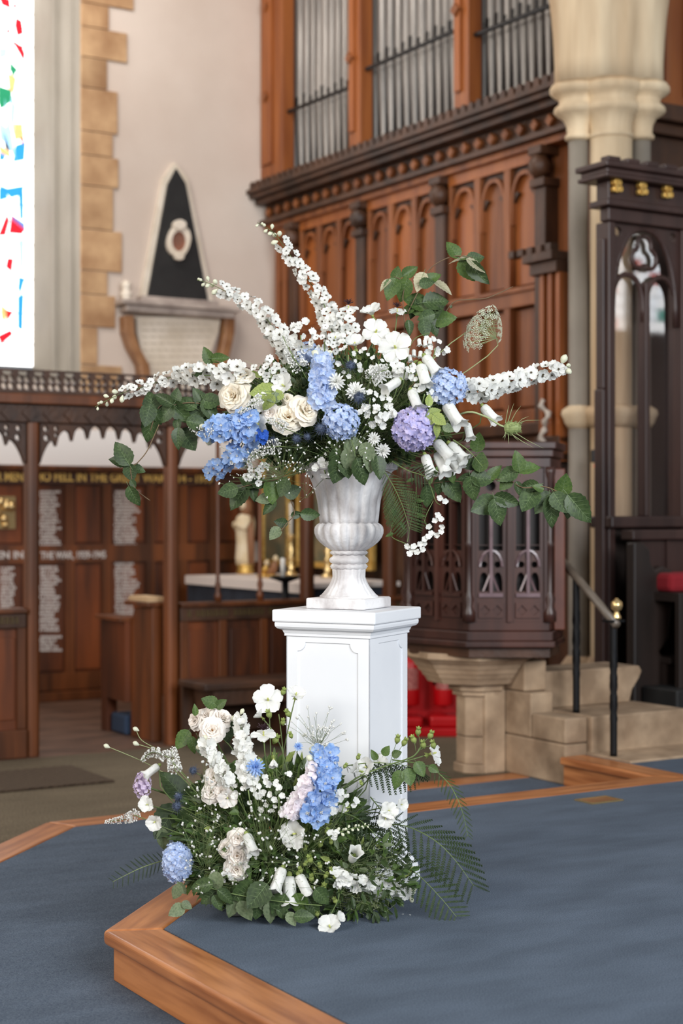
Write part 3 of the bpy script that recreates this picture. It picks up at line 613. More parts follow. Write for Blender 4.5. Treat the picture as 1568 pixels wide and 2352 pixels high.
# ================================================================ glazed chancel screen on the right
QB = 7.35; Q0 = 6.37
t = thing('chancel_screen', 'dark glazed chancel screen with gothic tracery and gilt flowers at the right edge', 'screen', (Q0, QB, 0))
QE = 10.8
def zq(y, x=1497): return onb(x, y, QB)[2]
def cr(n, p, z0, z1, bev=.008): return part(n, MB().box(Q0-p, QE, QB-p, QB+.05+p, z0, z1), chwood, t, bev=bev)
cr('crown', .12, 3.295, 3.33); cr('crown_roll', .095, 3.26, 3.295); cr('crown_step', .11, 3.235, 3.26); cr('flower_frieze', .03, 3.12, 3.235); cr('lower_moulding', .06, 3.08, 3.12); cr('head_rail', .015, 3.0, 3.08)
for i in range(29): part('battlement', MB().box(Q0-.1+i*.15, Q0+.0+i*.15, QB-.11, QB-.04, 3.33, 3.36), chwood, t, bev=.006)
for x, y in ((1419, 426), (1477, 433), (1535, 440)):
    p = onb(x, y, QB-.07)
    for k in range(4):
        th = PI/4+k*PI/2; part('gilt_petal', MB().plate(circ(p[0]+.022*math.cos(th), p[2]+.028*math.sin(th), .02, 8), [], QB-.07-.01*(k % 2), QB-.04), goldm, t, bev=.004)
    part('gilt_stem', MB().tube([(p[0], QB-.075, p[2]+.03), (p[0]-.02, QB-.08, p[2]), (p[0]-.01, QB-.075, p[2]-.04)], .008, 5), goldm, t)
part('corner_post', MB().box(Q0, Q0+.055, QB, QB+.12, 0, 3.0), chwood, t, bev=.008)
part('buttress', MB().box(Q0-.03, Q0+.02, QB+.02, QB+.1, 0, 2.0).box(Q0-.02, Q0+.02, QB+.03, QB+.09, 2.0, 2.9), chwood, t, bev=.008)
for k in range(7):
    a0, a1 = 6.425+k*.56, 6.955+k*.56; mid = (a0+a1)/2; zs = 1.24
    part('mullion', MB().box(mid-.018, mid+.018, QB+.01, QB+.09, zs, 2.66), chwood, t, bev=.006)
    part('bay_post', MB().box(a1, a1+.03, QB, QB+.12, 0, 3.0), chwood, t, bev=.006)
    big = arch(a0+.012, a1-.012, 2.5, 2.52, 2.985, 9)[2:]
    part('spandrel_plate', MB().plate([(a1, 2.52), (a1, 3.01), (a0, 3.01), (a0, 2.52)]+big[1:-1][::-1], [circ(a0+.045, 2.95, .03, 10), circ(a1-.045, 2.95, .03, 10)], QB+.03, QB+.06), chwood, t)
    def rib_(nm, pts, r): part(nm, MB().tube([(x, QB+.045, z) for x, z in pts], r, 6), chwood, t, smooth=True)
    rib_('main_arch', [(a1-.01, 2.4)]+big+[(a0+.01, 2.4)], .02)
    for h0, h1 in ((a0+.004, mid-.01), (mid+.01, a1-.004)): rib_('lancet_head', [(h1, 2.42)]+arch(h0, h1, 2.46, 2.5, 2.70, 8)[2:]+[(h0, 2.42)], .017)
    rib_('trefoil', [(mid+.093*math.cos(PI/2+i*2*PI/45)*(.62+.5*abs(math.cos(1.5*(i*2*PI/45)))), 2.83+.1*math.sin(PI/2+i*2*PI/45)*(.62+.5*abs(math.cos(1.5*(i*2*PI/45))))) for i in range(46)], .015)
    for h0, h1 in ((a0, mid-.018), (mid+.018, a1)):
        part('glass_pane', MB().box(h0, h1, QB+.078, QB+.082, zs, 2.46), None or mat('screen glass', S(255, 255, 255), rough=.02), t)
    part('tracery_glass', MB().box(a0, a1, QB+.078, QB+.082, 2.461, 3.0), mat('screen glass', S(255, 255, 255)), t)
g = MATS['screen glass'].node_tree; bs = g.nodes['Principled BSDF']; N = g.nodes
tr = N.new('ShaderNodeBsdfTransparent'); tr.inputs[0].default_value = (.88, .86, .86, 1); gl = N.new('ShaderNodeBsdfGlossy'); gl.inputs['Roughness'].default_value = .03
fr = N.new('ShaderNodeFresnel'); fr.inputs[0].default_value = 1.5; mx = N.new('ShaderNodeMixShader')
mu = N.new('ShaderNodeMath'); mu.operation = 'MULTIPLY'; mu.inputs[1].default_value = 1.8
g.links.new(fr.outputs[0], mu.inputs[0]); ge = N.new('ShaderNodeNewGeometry'); m3 = N.new('ShaderNodeMath'); m3.operation = 'SUBTRACT'; m3.inputs[0].default_value = 1; m4 = N.new('ShaderNodeMath'); m4.operation = 'MULTIPLY'
g.links.new(ge.outputs['Backfacing'], m3.inputs[1]); g.links.new(mu.outputs[0], m4.inputs[0]); g.links.new(m3.outputs[0], m4.inputs[1]); g.links.new(m4.outputs[0], mx.inputs[0]); g.links.new(tr.outputs[0], mx.inputs[1]); g.links.new(gl.outputs[0], mx.inputs[2]); g.links.new(mx.outputs[0], N['Material Output'].inputs[0])
part('sill_rail', MB().box(Q0-.02, QE, QB-.05, QB+.15, 1.17, 1.24), chwood, t, bev=.01)
part('lower_panelling', MB().box(Q0+.055, QE, QB+.03, QB+.08, 0, 1.17), blackwood, t)
# choir stall in front of it
t = thing('choir_stall', 'dark carved choir stall with a shaped bench end below the glazed screen', 'stall', (6.2, 7.0, 0))
prof = [(6.33, .0), (6.62, .0), (6.60, .35), (6.53, .45), (6.6, .52), (6.64, .78), (6.66, .86), (6.62, .93), (6.55, .95), (6.50, .93), (6.46, .97), (6.45, 1.05), (6.40, 1.09), (6.33, 1.09)]
part('bench_end', MB().plate([(a-.03, z) for a, z in prof], [], 7.05, 7.12), blackwood, t, bev=.012)
part('back_board', MB().box(6.50, 8.6, 7.22, 7.26, .3, 1.12), chwood, t)
for i in range(9): part('board_strip', MB().box(6.7+i*.2, 6.72+i*.2, 7.205, 7.22, .3, 1.1), chwood, t)
part('seat', MB().box(6.50, 8.6, 6.96, 7.2, .38, .42), blackwood, t, bev=.008)
part('seat_front', MB().box(6.50, 8.6, 7.0, 7.04, 0, .38), blackwood, t)
part('back_rail', MB().box(6.40, 8.6, 7.17, 7.28, 1.10, 1.16), chwood, t, bev=.008)
p = onb(1508, 1330, 7.05); 
o = part('cushion', MB().box(0, 1.6, 0, .26, 0, .11), redcl, None, bev=.03); o.location = W(p[0], 6.93, .80); o.rotation_euler.z = AL; tag(o, 'deep red velvet kneeler cushion lying on the dark stall desk', 'cushion')
t = thing('stall_desk', 'near black book desk carrying the red cushion at the right edge', 'desk', (p[0], 6.9, 0))
part('desk_top', MB().box(p[0]-.02, 8.6, 6.88, 7.2-.01, .75, .80), blackwood, t); part('desk_front', MB().box(p[0]-.02, 8.6, 6.84, 6.88, 0, .80), blackwood, t, bev=.004)
# dark stone steps beyond the pulpit stair
t = thing('chancel_steps', 'pair of dark stone steps rising into the chancel at the right edge', 'steps', (6.2, 6.5, 0))
part('step', MB().box(6.22, 9, 6.55, 7.04, .002, .12), blackst, t, bev=.01); part('step', MB().box(6.35, 9, 6.75, 7.04, .12, .26), blackst, t, bev=.01)
struct('wall_front', MB().box(12, 12.3, 4, 9, -.42, 8.5), plaster)
struct('floor', MB().box(7.0, 12, 6.56, 8.7, -.3, 0.0), carpet)
# small lamp box on the column
t = thing('alarm_box', 'small black box with a red light on the column beside the dark screen', 'box', (1.6, 10.4, 1.6), church=False)
c = ((1371-784)/FPX*10.2, 10.2)
part('housing', MB().box(c[0]-.03, c[0]+.03, 10.2, 10.28, 1.58, 1.66), iron, t, bev=.005)
part('red_light', MB().lathe([(.001, 1.53), (.018, 1.54), (.022, 1.555), (.018, 1.575)], c[0]+.005, 10.22, 10), mat('red lamp', S(240, 40, 40), emit=1.0), t, smooth=True)
# ================================================================ pulpit
PX0, PY0 = .88, 8.96; ap = .512; PXC = 1.185
def octp(ap_, cx=PX0, cy=PY0, rot=0): 
    r = ap_/math.cos(PI/8); q = [(cx+r*math.cos(PI/8+k*PI/4+rot), cy+r*math.sin(PI/8+k*PI/4+rot)) for k in range(8)]
    return q if cx != PX0 else [(min(x, PXC+(ap_-.512)*.5), y) for x, y in q]
zp = lambda y, Y=8.45: HC-(y-1176)/FPX*Y
t = thing('pulpit', 'octagonal dark wooden pulpit with traceried panels on a moulded stone stem', 'pulpit', (PX0, PY0, -.15), church=False)
part('top_rail', MB().prism(octp(ap+.06), zp(1032), zp(1015)).prism(octp(ap+.035), zp(1050), zp(1032)).prism(octp(ap+.01), zp(1075), zp(1050)), pulwood, t, bev=.006)
part('bottom_rail', MB().prism(octp(ap+.0), zp(1450), zp(1425)).prism(octp(ap+.03), zp(1472), zp(1450)).prism(octp(ap+.05), zp(1486), zp(1472)), pulwood, t, bev=.006)
part('under_moulding', MB().prism(octp(ap+.0), zp(1510), zp(1486)), darkoak, t)
part('pulpit_floor', MB().prism(octp(ap-.05), zp(1500), zp(1460)), darkoak, t)
part('inner_lining', MB().prism(octp(ap-.07), zp(1460), zp(1080)), blackwood, t)
z0, z1 = zp(1428), zp(1072)
for k in (3, 4, 5, 6):
    a = PI/8+k*PI/4; r = ap/math.cos(PI/8); p = (PX0+r*math.cos(a), PY0+r*math.sin(a))
    part('corner_shaft', MB().lathe([(.035, z0), (.035, z0+.05), (.022, z0+.08), (.03, z0+.12), (.016, z0+.16), (.016, (z0+z1)/2-.02), (.024, (z0+z1)/2), (.016, (z0+z1)/2+.02), (.016, z1-.1), (.03, z1-.03), (.03, z1)], *p, 10), pulwood, t, smooth=True)
part('stair_side_post', MB().box(PXC-.06, PXC, PY0-.42, PY0-.3, zp(1450), zp(1075)), mat('red pulpit wood', S(96, 50, 36), S(110, 60, 42), rough=.4), t, bev=.006)
part('stair_side_panel', MB().box(PXC-.03, PXC-.01, PY0-.3, PY0+.4, zp(1450), zp(1075)), pulwood, t)
s2 = ap*math.tan(PI/8)-.03
for k in range(8):
    th = k*PI/4
    if k in (0, 1, 2, 7): continue     # far side, open to the stair
    M = Matrix.Translation((PX0, PY0, 0)) @ Matrix.Rotation(th+PI/2, 4, 'Z')
    def place(name, mb, m):
        mb.v = [tuple(M @ Vector(v)) for v in mb.v]; return part(name, mb, m, t)
    y = -ap
    for j, (c0, c1) in enumerate(((-s2, -.012), (.012, s2))):
        h0, h1 = z0+.13, z1-.02; c = (c0+c1)/2; wd = (c1-c0)/2
        holes = [rect(c0+.022, c-.009, h0+.27, h1-.42), rect(c+.009, c1-.022, h0+.27, h1-.42), arch(c0+.022, c-.009, h1-.39, h1-.22, h1-.13, 4), arch(c+.009, c1-.022, h1-.39, h1-.22, h1-.13, 4),
                 circ(c, h1-.08, .028, 10), circ(c-.035, h0+.17, .018, 8), circ(c+.035, h0+.17, .018, 8), circ(c, h0+.215, .014, 8), arch(c0+.024, c-.012, h0+.03, h0+.07, h0+.13, 4), arch(c+.012, c1-.024, h0+.03, h0+.07, h0+.13, 4)]
        holes[0] = rect(c0+.022, c-.009, h0+.27, h1-.42)
        place('traceried_panel', MB().plate(rect(c0, c1, z0, z1), holes, y, y+.03), pulwood)
        pw = mat('pulpit moulding highlight', S(104, 84, 88), S(128, 106, 110), rough=.25) if k in (6,) else pulwood  # front-face ribs get a paler wood: their highlight is put into the colour
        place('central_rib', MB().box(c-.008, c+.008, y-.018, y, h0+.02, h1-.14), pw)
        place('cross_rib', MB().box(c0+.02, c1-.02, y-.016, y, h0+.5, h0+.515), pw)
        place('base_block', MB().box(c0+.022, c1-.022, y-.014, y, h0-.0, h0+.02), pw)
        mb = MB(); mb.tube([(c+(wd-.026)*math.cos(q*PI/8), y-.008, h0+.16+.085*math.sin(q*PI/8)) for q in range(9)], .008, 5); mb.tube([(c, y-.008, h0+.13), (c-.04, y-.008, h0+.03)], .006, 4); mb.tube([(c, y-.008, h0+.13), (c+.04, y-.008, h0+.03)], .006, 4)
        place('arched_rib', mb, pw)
        place('lower_quatrefoil_band', MB().plate(rect(c0+.02, c1-.02, z0+.02, z0+.1), [foil((c0+c)/2+.01, z0+.06, .028, 4, 16), foil((c1+c)/2-.01, z0+.06, .028, 4, 16)], y-.012, y), pulwood)
    place('mid_stile', MB().box(-.012, .012, y-.02, y+.02, z0, z1), pulwood); place('side_stile', MB().box(-s2-.015, -s2, y-.015, y+.02, z0, z1).box(s2, s2+.015, y-.015, y+.02, z0, z1), pulwood)
# stone stem, inverted steps
t = thing('stone_pedestal', 'stepped stone corbel and octagonal stem carrying the wooden pulpit', 'pedestal', (.8, 8.9, -.15), church=False)
cx, cy = .725, 8.86
zs = [(1506, .345), (1520, .35), (1520, .345), (1532, .315), (1532, .31), (1544, .295), (1544, .29), (1556, .275), (1556, .27), (1568, .255), (1568, .25), (1582, .232)]
for i in range(0, len(zs)-1, 2):
    (y0, r0), (y1, r1) = zs[i], zs[i+1]
    mb = MB(); P0 = octp(r0, cx, cy, PI/8); P1 = octp(r1, cx, cy, PI/8); n = 8
    mb.add([(p[0], p[1], zp(y0)) for p in P0]+[(p[0], p[1], zp(y1)) for p in P1], [tuple(range(8)), tuple(range(8, 16))]+[(j, (j+1) % 8, 8+(j+1) % 8, 8+j) for j in range(8)])
    part('corbel_course', mb, pulstone, t)
cx2 = .745; cy2 = 8.82
def oc(r, z0, z1, nm): part(nm, MB().prism(octp(r, cx2, cy2, PI/8+.1), z0, z1), pulstone, t, bev=.006)
oc(.15, zp(1600), zp(1580), 'neck_moulding'); oc(.13, zp(1612), zp(1600), 'neck_moulding')
oc(.11, .3-.0, zp(1612), 'stem_block'); oc(.11, .05, .297, 'stem_block'); oc(.11, -.1, .047, 'stem_block'); oc(.125, -.15, -.1, 'stem_base')
# stone wall and steps
t = thing('pulpit_stair', 'weathered stone stair with a side wall leading up to the pulpit', 'stair', (5.5, 6.6, -.15))
def sb(n, a0, a1, b0, b1, z0, z1): return part(n, MB().box(a0, a1, b0, b1, z0, z1), pulstone, t, bev=.01)
sb('wall_block', 5.34, 5.49, 6.50, 7.02, -.15, .06); sb('wall_block', 5.34, 5.49, 6.50, 6.78, .063, .195); sb('wall_block', 5.34, 5.49, 6.783, 7.15, .063, .3)
sb('wall_block', 5.34, 5.49, 6.84, 7.15, .303, .465); sb('wall_block', 5.34, 5.49, 7.023, 7.15, -.15, .06)
part('stone_landing', MB().box(5.475, 7.2, 6.15, 6.50, -.02, .012), pulstone, t, bev=.006)
sb('step', 5.493, 6.16, 6.47, 7.15, .0, .2)
mb = MB().plate([(5.493, .2), (6.10, .2), (6.12, .27), (6.17, .33), (6.19, .37), (6.17, .4), (5.493, .4)], [], 6.86, 7.15); part('step', mb, pulstone, t, bev=.008)
sb('pier_block', 5.2, 5.337, 7.0, 7.15, -.15, .3)
t = thing('stair_handrail', 'black twisted iron handrail with a brown rail and brass ball on the pulpit steps', 'handrail', (5.51, 6.32, .012))
for a, b, z0, z1 in ((5.51, 6.32, .012, .70), (5.53, 6.64, .2, .93)):
    tw = lambda th, z: 1+.18*math.sin(4*th+z*60)*(1 if .25 < (z-z0)/(z1-z0) < .75 else 0)
    n = 40; part('post', MB().lathe([(.019, z0+(z1-z0)*i/n) for i in range(n+1)], a, b, 12, mod=tw), iron, t, smooth=True)
part('rail', MB().tube([(5.505, 6.29, .685), (5.53, 6.64, .92), (5.58, 6.96, 1.10)], .023, 8), railm, t, smooth=True)
part('end_plate', MB().box(5.46, 5.56, 6.29, 6.35, .700, .712), iron, t)
zz = .713; part('brass_ball', MB().lathe([(.022, zz), (.024, zz+.012), (.014, zz+.03), (.012, zz+.045), (.026, zz+.052), (.031, zz+.07), (.028, zz+.09), (.012, zz+.102), (.006, zz+.11)], 5.53, 6.32, 16), brass, t, smooth=True, label='polished brass ball finial')
# ================================================================ fire extinguishers under the pulpit
t = thing('extinguisher_stand', 'bright red two-place fire extinguisher stand on the floor behind the pedestal', 'stand', (.55, 11.4, -.3), church=False)
X = lambda x, Y=11.4: (x-784)/FPX*Y
part('back_plate', MB().plate([(X(915), -.28), (X(1055), -.28), (X(1055), .03), (X(1030), .05), (X(960), .20), (X(948), .26), (X(915), .26)], [], 11.5, 11.53), red, t)
part('tray', MB().box(X(915), X(1055), 11.2, 11.53, -.3, -.24), red, t, bev=.01)
part('holder', MB().box(X(915), X(968), 11.22, 11.5, -.24, -.17), red, t, bev=.02); part('holder', MB().box(X(984), X(1048), 11.22, 11.5, -.24, -.16), red, t, bev=.02)
for i, (x, lab) in enumerate(((940, 'red fire extinguisher with a pale label nearest the white pedestal'), (1018, 'red fire extinguisher in the right-hand place of the stand'))):
    cx = X(x); t = thing('fire_extinguisher', lab, 'fire extinguisher', (cx, 11.36, -.1), church=False)
    part('cylinder', MB().lathe([(.065, -.095), (.07, -.08), (.07, .2), (.05, .245), (.02, .265)], cx, 11.36, 18), red, t, smooth=True)
    part('valve', MB().lathe([(.018, .265), (.022, .28), (.022, .3), (.01, .31)], cx, 11.36, 10), iron, t, smooth=True)
    part('lever', MB().tube([(cx, 11.36, .3), (cx+.03, 11.34, .33), (cx+.07, 11.33, .335)], .008, 5), iron, t)
    part('hose', MB().tube([(cx, 11.35, .29), (cx-.06, 11.3, .26), (cx-.075, 11.29, .15), (cx-.07, 11.29, .05)], .009, 6), iron, t, smooth=True)
    mb = MB(); n = 8
    vs = [(cx+.0712*math.cos(-PI/2+(k/n-.5)*1.9), 11.36+.0712*math.sin(-PI/2+(k/n-.5)*1.9), z) for z in (.02, .17) for k in range(n+1)]
    mb.add(vs, [(k, k+1, n+2+k, n+1+k) for k in range(n)]); part('paper_label', mb, mat('label', S(190, 120, 112), S(150, 60, 58), rough=.6, scale=(60, 60, 60)), t)
# ---- unseen parts of the building that light and mirror in the glass
struct('wall_left', MB().box(-5.2, -4.9, 7.5, 12.7, -.42, 8.5), plaster)
struct('wall_rear', MB().box(15, 24, -6.6, -6.3, -.42, 4.38).box(15, 24, -6.6, -6.3, 6.15, 8.5).box(15, 18.24, -6.6, -6.3, 4.38, 6.15).box(19.96, 24, -6.6, -6.3, 4.38, 6.15), plaster)
w2 = bpy.data.objects.new('window_2', None); C.objects.link(w2); w2.rotation_euler.z = AL; w2['_o'] = [0, 0, 0]; w2['kind'] = 'structure'
rr = random.Random(11)
skyg2 = mat('bright window glass', (1, 1, 1, 1), emit=7.0)
c2 = [glassc('ruby window glass', S(220, 60, 40), 4), glassc('teal window glass', S(70, 170, 150), 4), glassc('clear window glass', S(240, 245, 250), 8)]
for i in range(9):
    for j in range(8):
        a = 18.25+i*.19; z = 4.42+j*.21
        if i == 3: continue
        part('pane', MB().box(a+.01, a+.18, -6.45, -6.43, z+.01, z+.20), c2[2] if rr.random() < .5 else (skyg2 if rr.random() < .5 else c2[rr.randrange(2)]), w2)
part('mullion', MB().box(18.82, 18.98, -6.5, -6.4, 4.3, 6.2), palestone, w2)
part('lead_came', MB().box(18.2, 20.0, -6.5, -6.46, 4.36, 4.41).box(18.2, 20.0, -6.5, -6.46, 6.1, 6.2), lead, w2)
struct('ceiling', MB().box(-5, 9.5, 7.6, 13.5, 8.3, 8.5), plaster)
# ================================================================ white pedestal and urn
TH = -math.radians(26.1); PCX, PCY = .021, 5.454
t = thing('pedestal', 'tall white painted square pedestal with panelled sides and a moulded cap', 'pedestal', (PCX, PCY, 0), church=False, rot=TH)
t['_o'] = [0, 0, 0]
def pl(n, prof, bev=.003): return part(n, MB().loft(prof), whitep, t, bev=bev)
pl('cap_slab', [(.1895, .8995), (.1895, .94)], .005)
pl('cap_moulding', [(.160, .862), (.163, .871), (.166, .873), (.176, .877), (.1815, .884), (.1825, .892), (.1815, .899)], .0)
pl('cap_fillet', [(.1585, .852), (.1585, .8625)], .001)
pl('shaft', [(.1495, .09), (.1495, .853)], .001)
pl('base_moulding', [(.182, .05), (.180, .06), (.172, .075), (.163, .09), (.158, .1), (.1545, .1)], 0)
pl('base_slab', [(.187, .0), (.187, .05)], .004)
def ogee(x0, x1, z0, z1, r):
    p = []
    for cx, cz, a0 in ((x0, z0, PI/2), (x1, z0, PI), (x1, z1, 3*PI/2), (x0, z1, 0)):
        q = [(cx+r*math.cos(a0-i*PI/2/6), cz+r*math.sin(a0-i*PI/2/6)) for i in range(7)]; p += q
    return p
for k in range(4):
    M = Matrix.Rotation(k*PI/2, 4, 'Z'); mb = MB(); h = .1535
    mb.plate(rect(-h, h, .1, .852), [ogee(-.112, .112, .17, .832, .03)], -h, -h+.0045)
    mb.v = [tuple(M @ Vector(v)) for v in mb.v]; part('panel_frame', mb, whitep, t, bev=.0015)
UX, UY, KU = (801-784)/FPX*5.454, 5.454, 5.454/FPX
uz = lambda y: HC-(y-1176)*KU
t = thing('stone_urn', 'weathered white fluted stone urn standing on the white pedestal', 'urn', (UX, UY, .94), church=False)
t2 = t
o = part('foot_block', MB().box(-.1, .1, -.1, .1, 0, .036), urnm, None, church=False, bev=.006); o.parent = t; o.rotation_euler.z = TH; o.scale = (1.09, 1.09, 1)
o.location = (0, 0, .001)
def lt(n, pr, mod=None, nn=96): return part(n, MB().lathe([(r*KU, uz(y)) for y, r in pr][::-1], UX, UY, nn, mod=mod), urnm, t, smooth=True)
fl = lambda k, a: (lambda th, z: 1-a*(1-abs(math.sin(k*th/2))**.6))
tw = lambda th, z: 1+.035*math.sin(14*th+z*420)
lt('foot', [(1306, 39), (1312, 38.5), (1325, 38), (1336, 42), (1347, 48), (1357, 56), (1364, 62), (1367, 64)], fl(26, .05))
lt('foot_ring', [(1366, 64), (1368, 67), (1373, 67), (1376, 66)])
lt('lower_rope_ring', [(1295, 37), (1297, 41), (1301, 42.5), (1305, 41), (1307, 38)], tw)
lt('knop', [(1274, 37), (1278, 38), (1281, 43), (1286, 45.5), (1291, 44), (1294, 39), (1297, 37)])
lt('upper_rope_ring', [(1264, 36), (1266, 41), (1269, 43), (1272, 41), (1275, 37)], tw)
lt('gadrooned_bowl', [(1200, 66), (1204, 74), (1210, 79), (1217, 80.5), (1225, 80), (1235, 76), (1245, 68), (1254, 57), (1260, 47), (1265, 38)], fl(20, .12))
lt('fluted_body', [(1078, 109), (1084, 101), (1095, 93), (1110, 86), (1130, 79), (1150, 74), (1170, 71.5), (1190, 69.5), (1201, 68)], fl(16, .09))
lt('rim', [(1063, 98), (1063, 112), (1066, 116), (1070, 115), (1074, 112), (1077, 113), (1080, 108), (1080, 98)], fl(40, .02))
foam = mat('dark moss foam', S(34, 44, 26), S(52, 62, 36), rough=1, scale=(60, 60, 60), bump=.5)
t = thing('flower_foam', 'dark green foam filling the mouth of the urn', 'foam', (UX, UY, 1.42), church=False)
part('foam_dome', MB().lathe([(.13, 1.425), (.145, 1.47), (.13, 1.53), (.08, 1.58), (.01, 1.6)], UX, UY, 20), foam, t, smooth=True)
t = thing('flower_tray', 'low dark tray with foam under the floor arrangement', 'tray', (-.22, 5.08, 0), church=False)
part('tray', MB().box(-.36, -.04, 5.02, 5.13, .002, .045), mat('grey tray', S(92, 94, 92), rough=.6), t, bev=.008)
part('foam_block', MB().lathe([(.15, .05), (.16, .12), (.12, .2), (.02, .24)], -.2, 5.06, 18, ell=.45), foam, t, smooth=True)
# ================================================================ plant materials
def pm(n, c1, c2=None, tr=.3, sc=6, rnd=.06, rough=.55): return mat(n, S(*c1), S(*(c2 or c1)), rough=rough, scale=(sc, sc, sc), transl=tr, objrand=rnd, spec=.3)
white = pm('white petal', (230, 230, 224), (242, 242, 238), sc=5); cream = pm('cream petal', (245, 235, 216), (251, 246, 234), sc=5); blush = pm('blush petal', (247, 238, 229), (252, 248, 243), sc=5)
pinkw = pm('pink white petal', (238, 228, 234), (250, 244, 246)); hblue = pm('powder blue petal', (158, 184, 228), (214, 224, 244), sc=5); hlav = pm('lavender petal', (172, 172, 222), (216, 204, 234), sc=3)
hlil = pm('lilac petal', (206, 184, 222), (236, 222, 238), sc=3); dblue = pm('sky blue petal', (122, 164, 224), (182, 204, 238), sc=5); deepb = pm('deep blue petal', (40, 86, 190), (70, 120, 214))
eye = mat('dark floret eye', S(58, 46, 32), S(96, 84, 56), rough=.8, scale=(200, 200, 200)); yel = pm('orange stamen', (206, 152, 84), tr=.1); ylg = pm('yellow green centre', (196, 200, 120), tr=.1)
stemg = pm('green stem', (92, 110, 64), (118, 134, 84), tr=0); stemp = pm('pale stem', (150, 160, 116), tr=0); stemb = pm('brown twig', (92, 74, 54), (112, 92, 68), tr=0)
vein = pm('leaf vein', (104, 122, 84), tr=.1)
lfd = pm('dark beech leaf', (44, 60, 34), (66, 84, 48), tr=.12, sc=8, rnd=.25, rough=.42); lfm = pm('mid green leaf', (62, 86, 40), (86, 108, 54), tr=.2, sc=8, rnd=.2, rough=.45)
lfl = pm('lime leaf', (138, 156, 80), (174, 186, 112), tr=.3, sc=30, rnd=.12); lfg = pm('grey green leaf', (92, 106, 78), (122, 134, 102), tr=.15, sc=8, rnd=.15); lfp = pm('pale leaf underside', (176, 170, 140), (192, 186, 158), tr=.2)
fernm = pm('fern green', (52, 70, 38), (74, 92, 52), tr=.15, rnd=.15); fernd = pm('deep fern green', (40, 54, 34), (56, 72, 44), tr=.12, rnd=.1)
thm = pm('thistle blue grey', (58, 68, 88), (86, 96, 116), tr=0); tsl = pm('teasel green', (112, 126, 76), (140, 152, 100), tr=0); budm = pm('cream bud', (226, 228, 200), (240, 240, 222)); nig = pm('dark stamen', (62, 40, 46), tr=0)
lace = pm('lace flower white', (214, 222, 196), (236, 238, 220), tr=.2)
# ================================================================ templates
def pet(mb, L_, Wd, nu=4, nv=2, base=.25, peak=.65, cup=.25, lift=0, curl=0, notch=0, ruf=0, rot=0, tilt=0, ox=0):
    vs = []
    for i in range(nu+1):
        u = i/nu; s = (base+(1-base)*math.sin(min(1, u/peak)*PI/2)) if u < peak else math.sqrt(max(.0, 1-((u-peak)/(1.0001-peak))**2*.72))
        for j in range(-nv, nv+1):
            v = j/nv; x = ox+L_*u*(1-notch*(1-abs(v))*(u > .9))-L_*.12*u*v*v; y = Wd/2*s*v
            z = cup*Wd*v*v*.5*u+lift*u*L_-curl*u*u*L_+ruf*L_*math.sin(v*5+u*3)*u
            x, z = x*math.cos(tilt)-z*math.sin(tilt), x*math.sin(tilt)+z*math.cos(tilt)
            vs.append((x*math.cos(rot)-y*math.sin(rot), x*math.sin(rot)+y*math.cos(rot), z))
    w_ = 2*nv+1; mb.add(vs, [(i*w_+j, (i+1)*w_+j, (i+1)*w_+j+1, i*w_+j+1) for i in range(nu) for j in range(2*nv)])
def ball(mb, c, r, n=6, m=4, sz=1):
    mb.lathe([(max(.001, r*math.sin(PI*i/m)), c[2]-r*sz*math.cos(PI*i/m)) for i in range(m+1)], c[0], c[1], n, caps=False)
TM = {}
def tmpl(name, fn, mats, smooth=True):
    key = name
    if key not in TM:
        mb = MB(); fn(mb); TM[key] = mb.mesh(name, mats, smooth)
    return TM[key]
def f_open(seed, k=5, cup=.3, eye_=True, notch=.14):
    def f(mb):
        r = random.Random(seed)
        for i in range(k): mb.mi = 0; pet(mb, .5*r.uniform(.86, 1.06), (.43 if k > 4 else .5), 4, 2, .3, .6, cup+r.uniform(-.2, .2), r.uniform(.0, .35), r.uniform(-.1, .35), notch, .06, 2*PI*i/k+r.uniform(-.16, .16))
        if eye_:
            mb.mi = 1
            for i in range(5): mb.tube([(0, 0, .02), (.075*math.cos(i*1.257), .075*math.sin(i*1.257), .13)], [.03, .015], 4)
        mb.mi = 0
    return f
def flor(name, m, m2=None, k=5, eye_=True): return [tmpl(name+str(s), f_open(s, k, eye_=eye_), [m, m2 or eye]) for s in range(3)]
F_white = flor('blossom', white); F_plain = flor('plain_blossom', white, ylg, 5, False); F_pink = flor('pink_blossom', pinkw, ylg, 5, False); F_blue = flor('blue_blossom', dblue, white, 5)
F_hb = flor('hydrangea_blue', hblue, white, 4, False); F_hl = flor('hydrangea_lav', hlav, white, 4, False); F_hp = flor('hydrangea_lilac', hlil, white, 4, False); F_db = flor('deepblue', deepb, deepb, 6, False)
def f_bud(mb): mb.lathe([(.02, -.6), (.12, -.5), (.34, -.15), (.4, .1), (.28, .38), (.05, .55)], 0, 0, 8)
BUD = tmpl('bud', f_bud, [budm]); BUDG = tmpl('green_bud', f_bud, [lfl])
def f_calyx(mb):
    f_bud(mb)
    for i in range(5): pet(mb, .75, .42, 3, 1, .5, .3, .3, 0, 0, 0, 0, 2*PI*i/5, 1.1, .1)
LIMEBUD = tmpl('mallow_bud', f_calyx, [lfl])
